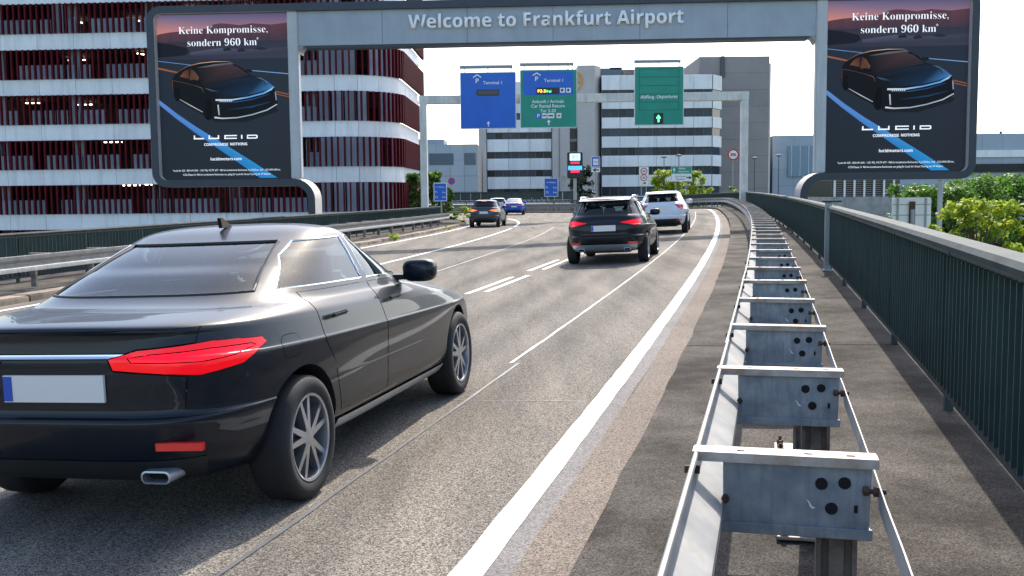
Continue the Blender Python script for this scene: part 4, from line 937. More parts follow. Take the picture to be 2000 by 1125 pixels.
# ------------------------------------------------------------------ small signs and poles
def pole(parent, x, z0, z1, r=.045, m='grey_steel', y=.08): MB().tube([(x, y, z0), (x, y, z1)], r, 8).build('pole', MT[m], parent, smooth=True)
def small_sign(name, label, px0, py0, px1, py1, Y, m, fm='sign_white', ground=-.6, r=.06, poles=(0,), group=None, cat='sign'):
    s = Y/2000; t = sign_root(name, label, (px0+px1)/2, (py0+py1)/2, Y, cat=cat, group=group); w = (px1-px0)*s; h = (py1-py0)*s
    panel(t, w, h, m, r=r, t=.06, frame=.05, fm=fm)
    for x in poles: pole(t, x*w/2, ground-t.location.z, h*.45)
    return t, w, h
YS = 62.; s_ = YS/2000
t, w, h = small_sign('info_sign', 'small blue information sign beside the left gantry post', 847, 357, 873, 393, YS, 'sign_blue', poles=(.1,), ground=-1.5)
text('In 4 Minuten', MT['sign_white'], t, 0, h*.27, w*.62, -.042, off=.02); text('P1', MT['sign_white'], t, -w*.32, 0, w*.16, -.042); text('frei', MT['sign_white'], t, w*.27, -.02, w*.26, -.042); text('P2', MT['sign_white'], t, -w*.28, -h*.27, w*.2, -.042); text('frei', MT['sign_white'], t, w*.27, -h*.27, w*.26, -.042)
t, w, h = small_sign('info_sign', 'small blue information sign on two poles in front of the ramp parapet', 1063, 348, 1090, 384, 104., 'sign_blue', poles=(-.5, .5), ground=-1)
text('In 4 Minuten', MT['sign_white'], t, 0, h*.27, w*.62, -.042, off=.02); text('P1', MT['sign_white'], t, -w*.32, 0, w*.16, -.042); text('frei', MT['sign_white'], t, w*.27, -.02, w*.26, -.042); text('P2', MT['sign_white'], t, -w*.28, -h*.27, w*.2, -.042); text('frei', MT['sign_white'], t, w*.27, -h*.27, w*.26, -.042)
# LED parking board
Y3 = 106.; t = sign_root('parking_display', 'tall black LED parking display board on a thick grey pole', 1123, 323, Y3, cat='display'); s3 = Y3/2000
w, h = 30*s3, 50*s3
m = MB().box((0, .15, 0), (w, .45, h)).mesh('housing', MT['black']); bevel_mesh(m, .05, 2); link('housing', m, t)
MB().box((0, -.085, h*.32), (20*s3, .02, 13*s3)).build('screen', MT['led_cyan'], t); text(BOLD('P1'), MT['led_blue'], t, 0, h*.32, .5, -.1); 
MB().box((0, -.085, h*.10), (17*s3, .02, 4*s3)).build('red_screen', MT['led_red'], t); MB().box((0, -.085, -h*.10), (27*s3, .02, 8*s3)).build('blue_screen', MT['led_blue'], t)
text('P P1', MT['sign_white'], t, -.1, -h*.10, .75, -.1); MB().box((0, -.085, -h*.24), (17*s3, .02, 4*s3)).build('red_screen', MT['led_red'], t)
pole(t, 0.0, -2.0-t.location.z, -h*.4, .17, 'grey_steel', .2)
t, w, h = small_sign('bus_stop_sign', 'blue and white taxi stand sign with arrow plate below', 1155, 306, 1172, 326, 112, 'sign_blue', ground=-1)
MB().box((0, -.045, -.02), (w*.62, .02, h*.62)).build('white_field', MT['sign_white'], t); text('TAXI', MT['black'], t, 0, -.02, w*.5, -.06)
panel(t, w, .5, 'sign_white', .03, .05, .02, name='arrow_plate', cz=-.88); arrow(t, 0, -.88, .66, -.05, 'black', R_(90))
t, w, h = small_sign('speed_sign', 'white board with two red-ringed round signs and bent arrow', 1248, 326, 1267, 363, 108, 'sign_white', ground=-1, fm='sign_frame', poles=(-.5, .5))
for z in (h*.27, -h*.07):
    MB().disc((0, z), .36, -.05, -.04, 24).build('red_ring', MT['sign_red'], t); MB().disc((0, z), .27, -.056, -.045, 24).build('white_disc', MT['sign_white'], t)
    text('30', MT['black'], t, 0, z, .3, -.06, off=.02)
arrow(t, .05, -h*.36, .42, -.05, 'black', R_(-65))
t = sign_root('departures_sign', 'green and white direction sign in front of the bright green tree', 1331, 340, 112, cat='sign'); s3 = 112/2000; w = 40*s3
panel(t, w, 14*s3, 'sign_green', .05, .06, .04, cz=7.6*s3, name='green_panel'); panel(t, w, 14.5*s3, 'sign_white', .05, .06, .03, cz=-7*s3, name='white_panel')
arrow(t, -w*.36, 7.6*s3, .5, -.045); text('Abflug', MT['sign_white'], t, w*.02, 10.4*s3, w*.34, -.045, off=.02); text(ITAL('Departures'), MT['sign_white'], t, w*.1, 4.7*s3, w*.52, -.045, off=.02)
text('Dein Check-in', MT['joint'], t, -w*.02, -4.5*s3, w*.55, -.045, off=.01); text('Parken', MT['joint'], t, -w*.05, -9.6*s3, w*.4, -.045); arrow(t, w*.36, -7*s3, .6, -.045, 'black', R_(-90))
for x in (-.6, .0, .6): pole(t, x, -1-t.location.z, -14*s3)
t = sign_root('weight_limit_sign', 'round red-ringed sign reading 30t on a tall thin pole before the dark slab', 1432, 302, 80, cat='sign')
MB().disc((0, 0), .44, -.03, .0, 28).build('red_ring', MT['sign_red'], t); MB().disc((0, 0), .33, -.036, .005, 28).build('white_disc', MT['sign_white'], t); text(BOLD('30t'), MT['black'], t, 0, 0, .46, -.042, off=.02)
pole(t, 0, .1-t.location.z, .3, .035, y=.05)
t = sign_root('no_stopping_sign', 'small round dark red sign against the blue-grey hall', 882, 354, 120, cat='sign')
MB().disc((0, 0), .40, -.03, 0, 24).build('red_ring', MT['sign_red'], t); MB().disc((0, 0), .29, -.036, .005, 24).build('blue_disc', MT['sign_blue'], t); pole(t, 0, -7-t.location.z, .3, .035, y=.05)
MB().box((0, -.04, 0), (.6, .006, .06), M=Matrix.Rotation(R_(45), 3, 'Y')).build('red_bar', MT['sign_red'], t)
t = sign_root('round_sign', 'plain grey back of a round sign left of the black display board', 1099, 350, 108, cat='sign'); MB().disc((0, 0), .38, -.03, 0, 24).build('disc', MT['grey_steel'], t); pole(t, 0, -1-t.location.z, .3, .035, y=.05)
for px, py, lab in ((1297, 308, 'thin lamp post left of the green departures sign'), (1326, 305, 'thin lamp post behind the green departures sign'), (1474, 310, 'thin lamp post beside the right gantry post'), (1521, 305, 'thin lamp post before the pale terminal hall')):
    q = spot(px, py, 130); t = thing('lamp_post', lab, 'lamp post', (q.x, q.y, -7), 0, 'thin lamp posts behind the bend'); hh = q.z+7
    MB().tube([(0, 0, 0), (0, 0, hh)], [.09, .05], 8).build('pole', MT['joint'], t); MB().lathe([(.0, hh-.05), (.36, hh), (.36, hh+.12), (.12, hh+.25), (0, hh+.27)], n=12, axis='Z').build('lamp_head', MT['joint'], t)
# sign back and pole below the right billboard
Yk = 44.; sk = Yk/2000; t = sign_root('signboard', 'pale grey back of a square sign with dark mounting post among right trees', 1780, 424, Yk, cat='sign'); w, h = 76*sk, 76*sk
MB().prism(rrect(-w/2, -h/2, w/2, h/2, .08), -.0, .05).build('panel', MT['o_white'], t)
for x in (-w*.36, w*.36): MB().box((x, -.03, 0), (.07, .05, h*.98)).build('stiffener', MT['grey_steel'], t)
for z in (-h*.3, h*.05, h*.32): MB().box((0, -.012, z), (w*.96, .02, .03)).build('clamp_rail', MT['grey_steel'], t)
MB().box((0, -.07, h*.04), (.24, .06, h*.72)).build('bracket', MT['rust'], t); pole(t, 0, -7-t.location.z, h*.2, .09, 'grey_steel', -.12)
q = spot(1837, 350, 46); t = thing('steel_mast', 'plain pale steel mast rising in front of the right trees', 'mast', (q.x, q.y, -7)); MB().tube([(0, 0, 0), (0, 0, q.z+7)], .11, 12).build('pole', MT['greypost'], t, smooth=True); MB().lathe([(.13, q.z+6.95), (.13, q.z+7.03), (0, q.z+7.05)], n=12, axis='Z').build('cap', MT['greypost'], t)
# red-white barrier board at the far bend
q = spot(1165, 390, 100); t = thing('barrier_board', 'small red and white barrier board at the far bend', 'barrier', (q.x, q.y, q.z-.9))
for i in range(5): MB().box((-.6+i*.3, 0, .9), (.3, .04, .28)).build('stripe', MT['sign_red' if i % 2 == 0 else 'sign_white'], t)
for x in (-.6, .6): MB().box((x, .05, .4), (.05, .05, .9)).build('leg', MT['grey_steel'], t)

# ------------------------------------------------------------------ trees and shrubs
def tree(name, label, px, py_top, Y, zbase, width, m, n=6000, leaf=.13, clumps=26, group=None, squash=1., zlow=None, trunk=.14, cat='tree', seed=1, cone=0., fine=1.):
    R = np.random.default_rng(seed); q = spot(px, py_top, Y); t = thing(name, label, cat, (q.x, Y, zbase), 0, group); H = q.z-zbase
    lo = (zlow-zbase) if zlow is not None else H*.35
    C = []; clumps = int(clumps*2.2)
    for i in range(clumps):
        f = R.random(); z = lo+(H-lo)*f; rr = width/2*(math.sin(math.pi*(.12+.80*f))**.6 if not cone else (1-f*cone))*math.sqrt(R.random())*.9; a = R.random()*6.283
        C.append((rr*math.cos(a), rr*math.sin(a), min(z, H-.12*width), width*(.06+.07*R.random())*fine))
    ws = np.array([c[3]**2 for c in C]); ws /= ws.sum(); idx = R.choice(len(C), n, p=ws); Ca = np.array(C)[idx]
    d = R.normal(size=(n, 3)); d /= np.linalg.norm(d, axis=1)[:, None]; rad = Ca[:, 3:4]*(R.random((n, 1))**.45)
    pos = Ca[:, :3]+d*rad*np.array([1, 1, .8]); 
    nrm = d*.6+R.normal(size=(n, 3))*.6+np.array([0, 0, .5]); nrm /= np.linalg.norm(nrm, axis=1)[:, None]
    a = np.cross(nrm, R.normal(size=(n, 3))); a /= np.linalg.norm(a, axis=1)[:, None]; b = np.cross(nrm, a)
    sz = leaf*(.6+.8*R.random((n, 1)))
    v = np.stack([pos-a*sz*.5, pos+b*sz*.34+nrm*sz*.1, pos+a*sz*.6, pos-b*sz*.34+nrm*sz*.1], 1).reshape(-1, 3)
    me = bpy.data.meshes.new('crown'); me.vertices.add(4*n); me.vertices.foreach_set('co', v.reshape(-1)); me.loops.add(4*n); me.loops.foreach_set('vertex_index', np.arange(4*n)); me.polygons.add(n); me.polygons.foreach_set('loop_start', np.arange(n)*4); me.materials.append(MT[m]); me.update(calc_edges=True); me.validate()
    tag(link('crown', me, t), kind='stuff')
    mb = MB(); top = H*.8; P = [(0, 0, 0), (.03*H*R.normal()*.3, .02, lo*.6), (.02*H*R.normal()*.5, 0, lo), (0, 0, top)]; mb.tube(P, [trunk, trunk*.8, trunk*.65, trunk*.15], 8)
    for c in C[::3]:
        z0 = max(lo*.5, min(c[2]-.25*width, top*.9)); mb.tube([(0, 0, z0), (c[0]*.5, c[1]*.5, (z0+c[2])/2+.05*width), (c[0], c[1], c[2])], [trunk*.4, trunk*.25, trunk*.08], 5)
    mb.build('trunk', MT['bark'], t, smooth=True, angle=60)
    return t
tree('leafy_tree', 'green shrubby tree left of the white gantry post by the garage corner', 812, 336, 80, -4, 2.6, 'leaf', 9000, .17, 40, zlow=-3, seed=3)
tree('leafy_tree', 'green shrubby tree behind the left gantry post and small blue sign', 842, 332, 82, -4, 2.8, 'leaf', 10000, .17, 44, zlow=-3, seed=4)
tree('leafy_tree', 'low green shrub right of the small blue sign by the left kerb end', 872, 362, 76, -4, 1.9, 'leaf', 8000, .15, 36, zlow=-3, seed=5)
tree('shrub', 'pale olive shrub behind the end of the left guardrail', 906, 401, 70, -.6, 1.3, 'leaf_lime', 900, .10, 12, zlow=-.4, trunk=.03, cat='shrub', seed=6)
tree('conifer_tree', 'dark sparse conifer behind the black display board', 1135, 318, 150, -7, 5.6, 'leaf_dark', 3200, .42, 40, zlow=-3, seed=8, cone=.5)
tree('leafy_tree', 'bright lime-green tree behind the green departures sign', 1303, 328, 122, -7, 5.0, 'leaf_lime', 6000, .26, 40, zlow=-2, seed=9)
tree('leafy_tree', 'yellow-green tree right of the green departures sign', 1352, 330, 126, -7, 5.0, 'leaf_lime', 5500, .26, 36, zlow=-2, seed=10)
tree('shrub', 'small lime shrub at the foot of the dark tower slab', 1432, 362, 118, -7, 2.2, 'leaf_lime', 1400, .2, 12, zlow=-.5, seed=11, cat='shrub')
tree('leafy_tree', 'tall dark green tree at the far right edge behind the lime tree', 1960, 322, 62, -7, 9.5, 'leaf', 15000, .22, 110, zlow=-4, seed=12, trunk=.22, fine=.75)
tree('leafy_tree', 'broad green tree below the right billboard behind the steel mast', 1845, 345, 58, -7, 7.0, 'leaf', 13000, .2, 90, zlow=-5, seed=13, trunk=.2, fine=.75)
tree('leafy_tree', 'green tree partly hidden by the pale sign back', 1772, 352, 60, -7, 4.6, 'leaf', 7000, .22, 34, zlow=-5, seed=14)
tree('leafy_tree', 'sunlit lime-green maple rising just beyond the right railing', 1915, 372, 26, -7, 3.2, 'leaf_lime', 9000, .12, 95, zlow=-3.5, seed=15, trunk=.10, fine=.62)

# ------------------------------------------------------------------ vehicles
SEDAN = dict(rows=[(.34, .25, 4.40, .21, .72), (.14, .29, 4.56, .25, .82), (.04, .40, 4.66, .36, .880), (.005, .54, 4.67, .50, .894), (.005, .59, 4.66, .54, .897), (.045, .612, 4.655, .56, .898), (.05, .74, 4.60, .64, .905), (.055, .845, 4.53, .705, .908), (.065, .872, 4.47, .725, .898), (.075, .955, 4.20, .805, .874), (.065, .985, 4.05, .835, .864), (.115, 1.008, 3.80, .88, .850), (.36, 1.03, 3.42, .945, .820), (.62, 1.055, 3.17, .985, .792), (.93, 1.17, 2.86, 1.12, .730), (1.22, 1.275, 2.56, 1.255, .668), (1.47, 1.350, 2.34, 1.350, .612), (1.62, 1.393, 2.20, 1.392, .545), (1.76, 1.420, 2.08, 1.418, .40), (1.88, 1.432, 1.98, 1.430, .18)],
    wheels=(.86, 3.70), wr=.325, side=[[(1.00, 1.095), (1.99, 1.07), (1.99, 1.335), (1.52, 1.335), (1.30, 1.262)], [(2.06, 1.068), (3.00, 1.035), (2.62, 1.205), (2.37, 1.325), (2.06, 1.335)]],
    doors=[[(1.22, .66), (1.30, .38), (2.02, .36), (2.02, 1.045), (1.10, 1.065), (1.10, .80)], [(2.03, .36), (3.10, .34), (3.16, .60), (3.12, 1.005), (2.03, 1.045)]],
    rear=[(-.60, 1.095), (.60, 1.095), (.47, 1.335), (-.47, 1.335)], rear_x=1.6, front=[(-.66, 1.03), (.66, 1.03), (.52, 1.325), (-.52, 1.325)],
    lamp=[(.36, .815), (.85, .775), (1.16, .80), (1.38, .875), (1.34, .905), (.95, .925), (.50, .905), (.34, .865)], lid=[(-.62, .63), (.62, .63), (.66, .995), (-.66, .995)], plate=(.05, .735), bump=[(-.62, .26), (.62, .26), (.68, .40), (-.68, .40)], high=None)
HATCH = dict(rows=[(.30, .27, 4.16, .21, .72), (.12, .31, 4.30, .25, .82), (.02, .42, 4.38, .36, .880), (-.02, .56, 4.39, .50, .894), (-.02, .615, 4.385, .54, .898), (.025, .64, 4.37, .56, .899), (.03, .74, 4.33, .63, .905), (.04, .845, 4.25, .70, .908), (.055, .872, 4.18, .722, .898), (.08, .97, 3.86, .815, .872), (.11, 1.02, 3.5, .885, .850), (.14, 1.05, 3.2, .945, .828), (.18, 1.085, 2.98, .985, .800), (.28, 1.19, 2.68, 1.12, .742), (.39, 1.30, 2.4, 1.265, .682), (.42, 1.39, 2.18, 1.375, .622), (.50, 1.430, 2.02, 1.42, .56), (.85, 1.455, 1.86, 1.448, .42), (1.2, 1.466, 1.6, 1.46, .2)],
    wheels=(.80, 3.44), wr=.32, side=[[(.60, 1.13), (.98, 1.125), (.92, 1.35), (.72, 1.35)], [(1.05, 1.115), (1.78, 1.09), (1.78, 1.365), (.99, 1.36)], [(1.85, 1.085), (2.80, 1.04), (2.44, 1.21), (2.18, 1.345), (1.85, 1.365)]],
    doors=[[(1.14, .66), (1.22, .38), (1.81, .36), (1.81, 1.065), (1.05, 1.085), (1.05, .80)], [(1.82, .36), (2.86, .34), (2.92, .60), (2.88, 1.0), (1.82, 1.065)]],
    rear=[(-.60, 1.10), (.60, 1.10), (.50, 1.37), (-.50, 1.37)], rear_x=.8, front=[(-.66, 1.03), (.66, 1.03), (.52, 1.345), (-.52, 1.345)],
    lamp=[(.46, .895), (.80, .835), (1.10, .85), (1.22, .93), (1.18, .965), (.80, .965), (.42, .915)], lid=[(-.66, .655), (.66, .655), (.70, 1.06), (-.70, 1.06)], plate=(.03, .79), bump=[(-.66, .28), (.66, .28), (.72, .44), (-.72, .44)], high=1.405)
def catmull(rows, sub):
    A = np.array(rows); out = []
    for i in range(len(A)-1):
        p0, p1, p2, p3 = A[max(i-1, 0)], A[i], A[i+1], A[min(i+2, len(A)-1)]
        for k in range(sub):
            t = k/sub; out.append(.5*((2*p1)+(p2-p0)*t+(2*p0-5*p1+4*p2-p3)*t*t+(3*p1-p0-3*p2+p3)*t**3))
    out.append(A[-1]); return out
def superellipse(n, M):
    th = np.linspace(0, 2*math.pi, 4001)[:-1]; c, s = np.cos(th), np.sin(th)
    x = np.sign(c)*np.abs(c)**(2/n)*2.3; y = np.sign(s)*np.abs(s)**(2/n)
    d = np.hypot(np.diff(np.r_[x, x[0]]), np.diff(np.r_[y, y[0]])); S = np.r_[0, np.cumsum(d)]; q = np.linspace(0, S[-1], M+1)[:-1]
    return np.interp(q, S, np.r_[x, x[0]])/2.3, np.interp(q, S, np.r_[y, y[0]])
def body_mesh(spec, M=132, sub=5):
    rows = catmull(spec['rows'], sub); V = []; F = []; K = len(rows)
    for i, (xr, zr_, xf, zf, W) in enumerate(rows):
        f = i/(K-1); n = 5.6-1.9*min(1, max(0, (f-.35)/.5)); ex, ey = superellipse(n, M); a = (xf-xr)/2; c = (xf+xr)/2
        for x, y in zip(ex, ey):
            X = c+a*x; tp = 1-.075*max(0, (x-.15)/.85)**2-.055*max(0, (-x-.25)/.75)**2; zz = zr_+(zf-zr_)*(X-xr)/max(xf-xr, 1e-6)
            V.append((X, W*y*tp, zz + (.012*(1-(y)**2) if abs(x) > .8 and .3 < f < .75 else 0)))
    for i in range(K-1):
        for k in range(M): F.append((i*M+k, i*M+(k+1) % M, (i+1)*M+(k+1) % M, (i+1)*M+k))
    F += [tuple(range(M-1, -1, -1)), tuple(range((K-1)*M, K*M))]
    mb = MB(); mb.add(V, F); return mb
def cut_arches(me, spec, dark):
    o = bpy.data.objects.new('tmp_body', me); col.objects.link(o); cs = []
    me.materials.append(dark)
    for wx in spec['wheels']:
        for s in (-1, 1):
            c = MB(); r = spec['wr']+.045; n = 40
            P = [(wx+r*math.cos(2*math.pi*k/n), spec['wr']+.012+r*math.sin(2*math.pi*k/n)) for k in range(n)]
            c.prism(P, s*.52, s*1.2); cm = c.mesh('tmp_cut', [dark]); co = bpy.data.objects.new('tmp_cut', cm); col.objects.link(co); cs.append(co)
            co.hide_render = True
            md = o.modifiers.new('b', 'BOOLEAN'); md.operation = 'DIFFERENCE'; md.object = co; md.solver = 'EXACT'; md.material_mode = 'TRANSFER'
    dg = bpy.context.evaluated_depsgraph_get(); dg.update(); r = bpy.data.meshes.new_from_object(o.evaluated_get(dg))
    bpy.data.objects.remove(o)
    for c in cs: bpy.data.objects.remove(c)
    return r
def inside(p, poly):
    x, y = p; c = False; n = len(poly)
    for i in range(n):
        (x1, y1), (x2, y2) = poly[i], poly[i-1]
        if (y1 > y) != (y2 > y) and x < (x2-x1)*(y-y1)/(y2-y1)+x1: c = not c
    return c
def take(bm, poly, e1, e2, sel, name, m, parent, inset=0., push=0., smooth=25, trim=None, trim_r=.006):
    """cut the outline into the body, lift the piece out as a mesh of its own"""
    e1 = Vector(e1); e2 = Vector(e2); n = len(poly)
    A = [p[0] for p in poly]; B = [p[1] for p in poly]; mg = .03
    fs = [f for f in bm.faces if sel(f) and any(min(A)-mg < v.co.dot(e1) < max(A)+mg and min(B)-mg < v.co.dot(e2) < max(B)+mg for v in f.verts)]
    for i in range(n):
        p, q = poly[i], poly[(i+1) % n]; d = (q[0]-p[0], q[1]-p[1]); no = e1*d[1]-e2*d[0]
        if no.length < 1e-6: continue
        es = set(e for f in fs for e in f.edges); vs = set(v for f in fs for v in f.verts)
        co = e1*(p[0]/e1.length_squared)+e2*(p[1]/e2.length_squared)
        r = bmesh.ops.bisect_plane(bm, geom=fs+list(es)+list(vs), dist=1e-5, plane_co=co, plane_no=no)
        fs = [g_ for g_ in r['geom'] if isinstance(g_, bmesh.types.BMFace)]
    fs = [f for f in fs if inside((f.calc_center_median().dot(e1), f.calc_center_median().dot(e2)), poly)]
    if not fs: return None
    nb = bmesh.new(); mp = {}
    for f in fs:
        for v in f.verts:
            if v not in mp: mp[v] = nb.verts.new(v.co)
        try: nb.faces.new([mp[v] for v in f.verts])
        except ValueError: pass
    bm.normal_update(); 
    if push:
        for v, w in mp.items(): w.co = v.co + v.normal*push
    if inset:
        nb.normal_update(); r = bmesh.ops.inset_region(nb, faces=nb.faces[:], thickness=inset, use_boundary=True, use_even_offset=False); bmesh.ops.delete(nb, geom=r['faces'], context='FACES')
    bmesh.ops.delete(bm, geom=fs, context='FACES')
    loops = []
    if trim is not None:
        nxt = {}
        for e in nb.edges:
            if e.is_boundary:
                for v in e.verts: nxt.setdefault(v, []).append(e.other_vert(v))
        seen = set()
        for v0 in list(nxt):
            if v0 in seen: continue
            lp = [v0]; seen.add(v0); c = v0
            while True:
                nn_ = [w for w in nxt[c] if w not in seen]
                if not nn_: break
                c = nn_[0]; seen.add(c); lp.append(c)
            if len(lp) > 6: loops.append([w.co.copy() for w in lp])
    me = bpy.data.meshes.new(name); nb.to_mesh(me); nb.free(); me.materials.append(m); smooth_mesh(me, smooth)
    o = link(name, me, parent)
    for lp in loops: MB().tube(lp, trim_r, 6, closed=True).build('trim', trim, o, smooth=True, angle=60)
    return o
def wheel_meshes(r, w, spokes=5):
    t = MB(); hw = w/2
    t.lathe([(r*.70, -hw*.86), (r*.74, -hw*.98), (r*.86, -hw*1.04), (r*.955, -hw*.95), (r*.993, -hw*.78), (r, -hw*.4), (r, hw*.4), (r*.993, hw*.78), (r*.955, hw*.95), (r*.86, hw*1.04), (r*.74, hw*.98), (r*.70, hw*.86), (r*.70, -hw*.86)], n=44)
    tyre = t.mesh('tyre', MT['tyre'], True, 40)
    k = MB(); R0 = r*.715
    k.lathe([(R0, -hw*.9), (R0*.985, -hw*.97), (R0*.93, -hw*.93), (R0*.91, -hw*.6), (R0*.88, hw*.5), (R0*.3, hw*.55), (0, hw*.55)], n=44)
    k.lathe([(r*.17, -hw*.62), (r*.16, -hw*.84), (r*.06, -hw*.9), (0, -hw*.9)], n=20); k.lathe([(r*.17, -hw*.62), (r*.2, hw*.2)], n=20)
    for i in range(spokes):
        for dlt in (-.12, .12):
            a = 2*math.pi*i/spokes+dlt; b = 2*math.pi*i/spokes+dlt*1.9; wd = r*.05
            P = []
            for rad, ang, y0, ww in ((r*.12, a, -hw*.86, wd*1.1), (R0*.93, b, -hw*.80, wd*.8)):
                ct, st = math.cos(ang), math.sin(ang)
                for sg in (-1, 1): P += [(rad*ct-sg*ww*st, y0, rad*st+sg*ww*ct), (rad*ct-sg*ww*st, y0+hw*.35, rad*st+sg*ww*ct)]
            k.add(P, [(0, 2, 6, 4), (1, 5, 7, 3), (0, 4, 5, 1), (2, 3, 7, 6), (0, 1, 3, 2), (4, 6, 7, 5)])
    rim = k.mesh('rim', MT['rim'], True, 30)
    d = MB(); d.lathe([(R0*.9, hw*.1), (0, hw*.1)], n=30); disc = d.mesh('brake_disc', MT['plastic'])
    return tyre, rim, disc
def interior(root, xo, spec):
    dx = 0. if spec['rear_x'] > 1.2 else -.18
    def soft(name, c, d, parent, m='seat', tilt=0.):
        me = MB().box((0, 0, 0), d).mesh(name, MT[m]); bevel_mesh(me, min(d)*.35, 3); smooth_mesh(me, 60); return link(name, me, parent, c, (0, tilt, 0))
    for x, ys in ((2.25, (.37, -.37)), (1.52, (.42, 0, -.42))):
        for y in ys:
            st = link('seat', None, root, (x+xo+dx, y, 0)); soft('backrest', (0, 0, .80), (.16, .46, .62), st, tilt=-.22); soft('cushion', (.30, 0, .48), (.5, .46, .16), st); soft('headrest', (-.08, 0, 1.15), (.10, .25, .17), st, tilt=-.15)
    soft('dashboard', (2.98+xo+dx, 0, .86), (.4, 1.3, .22), root); soft('parcel_shelf', (.80+xo+dx*1.5, 0, .97), (.55, 1.2, .04), root)
    MB().box((1.9+xo, 0, .36), (2.4, 1.35, .06)).build('floor_mat', MT['seat'], root)
    w = MB(); n = 20; c = Vector((2.62+xo+dx, .37, .95)); w.tube([(c.x+.06*math.sin(2*math.pi*k/n), c.y+.18*math.cos(2*math.pi*k/n), c.z+.17*math.sin(2*math.pi*k/n)) for k in range(n)], .014, 6, closed=True); w.build('steering_wheel', MT['plastic'], root, smooth=True)
WHEELS = {}; BODIES = {}
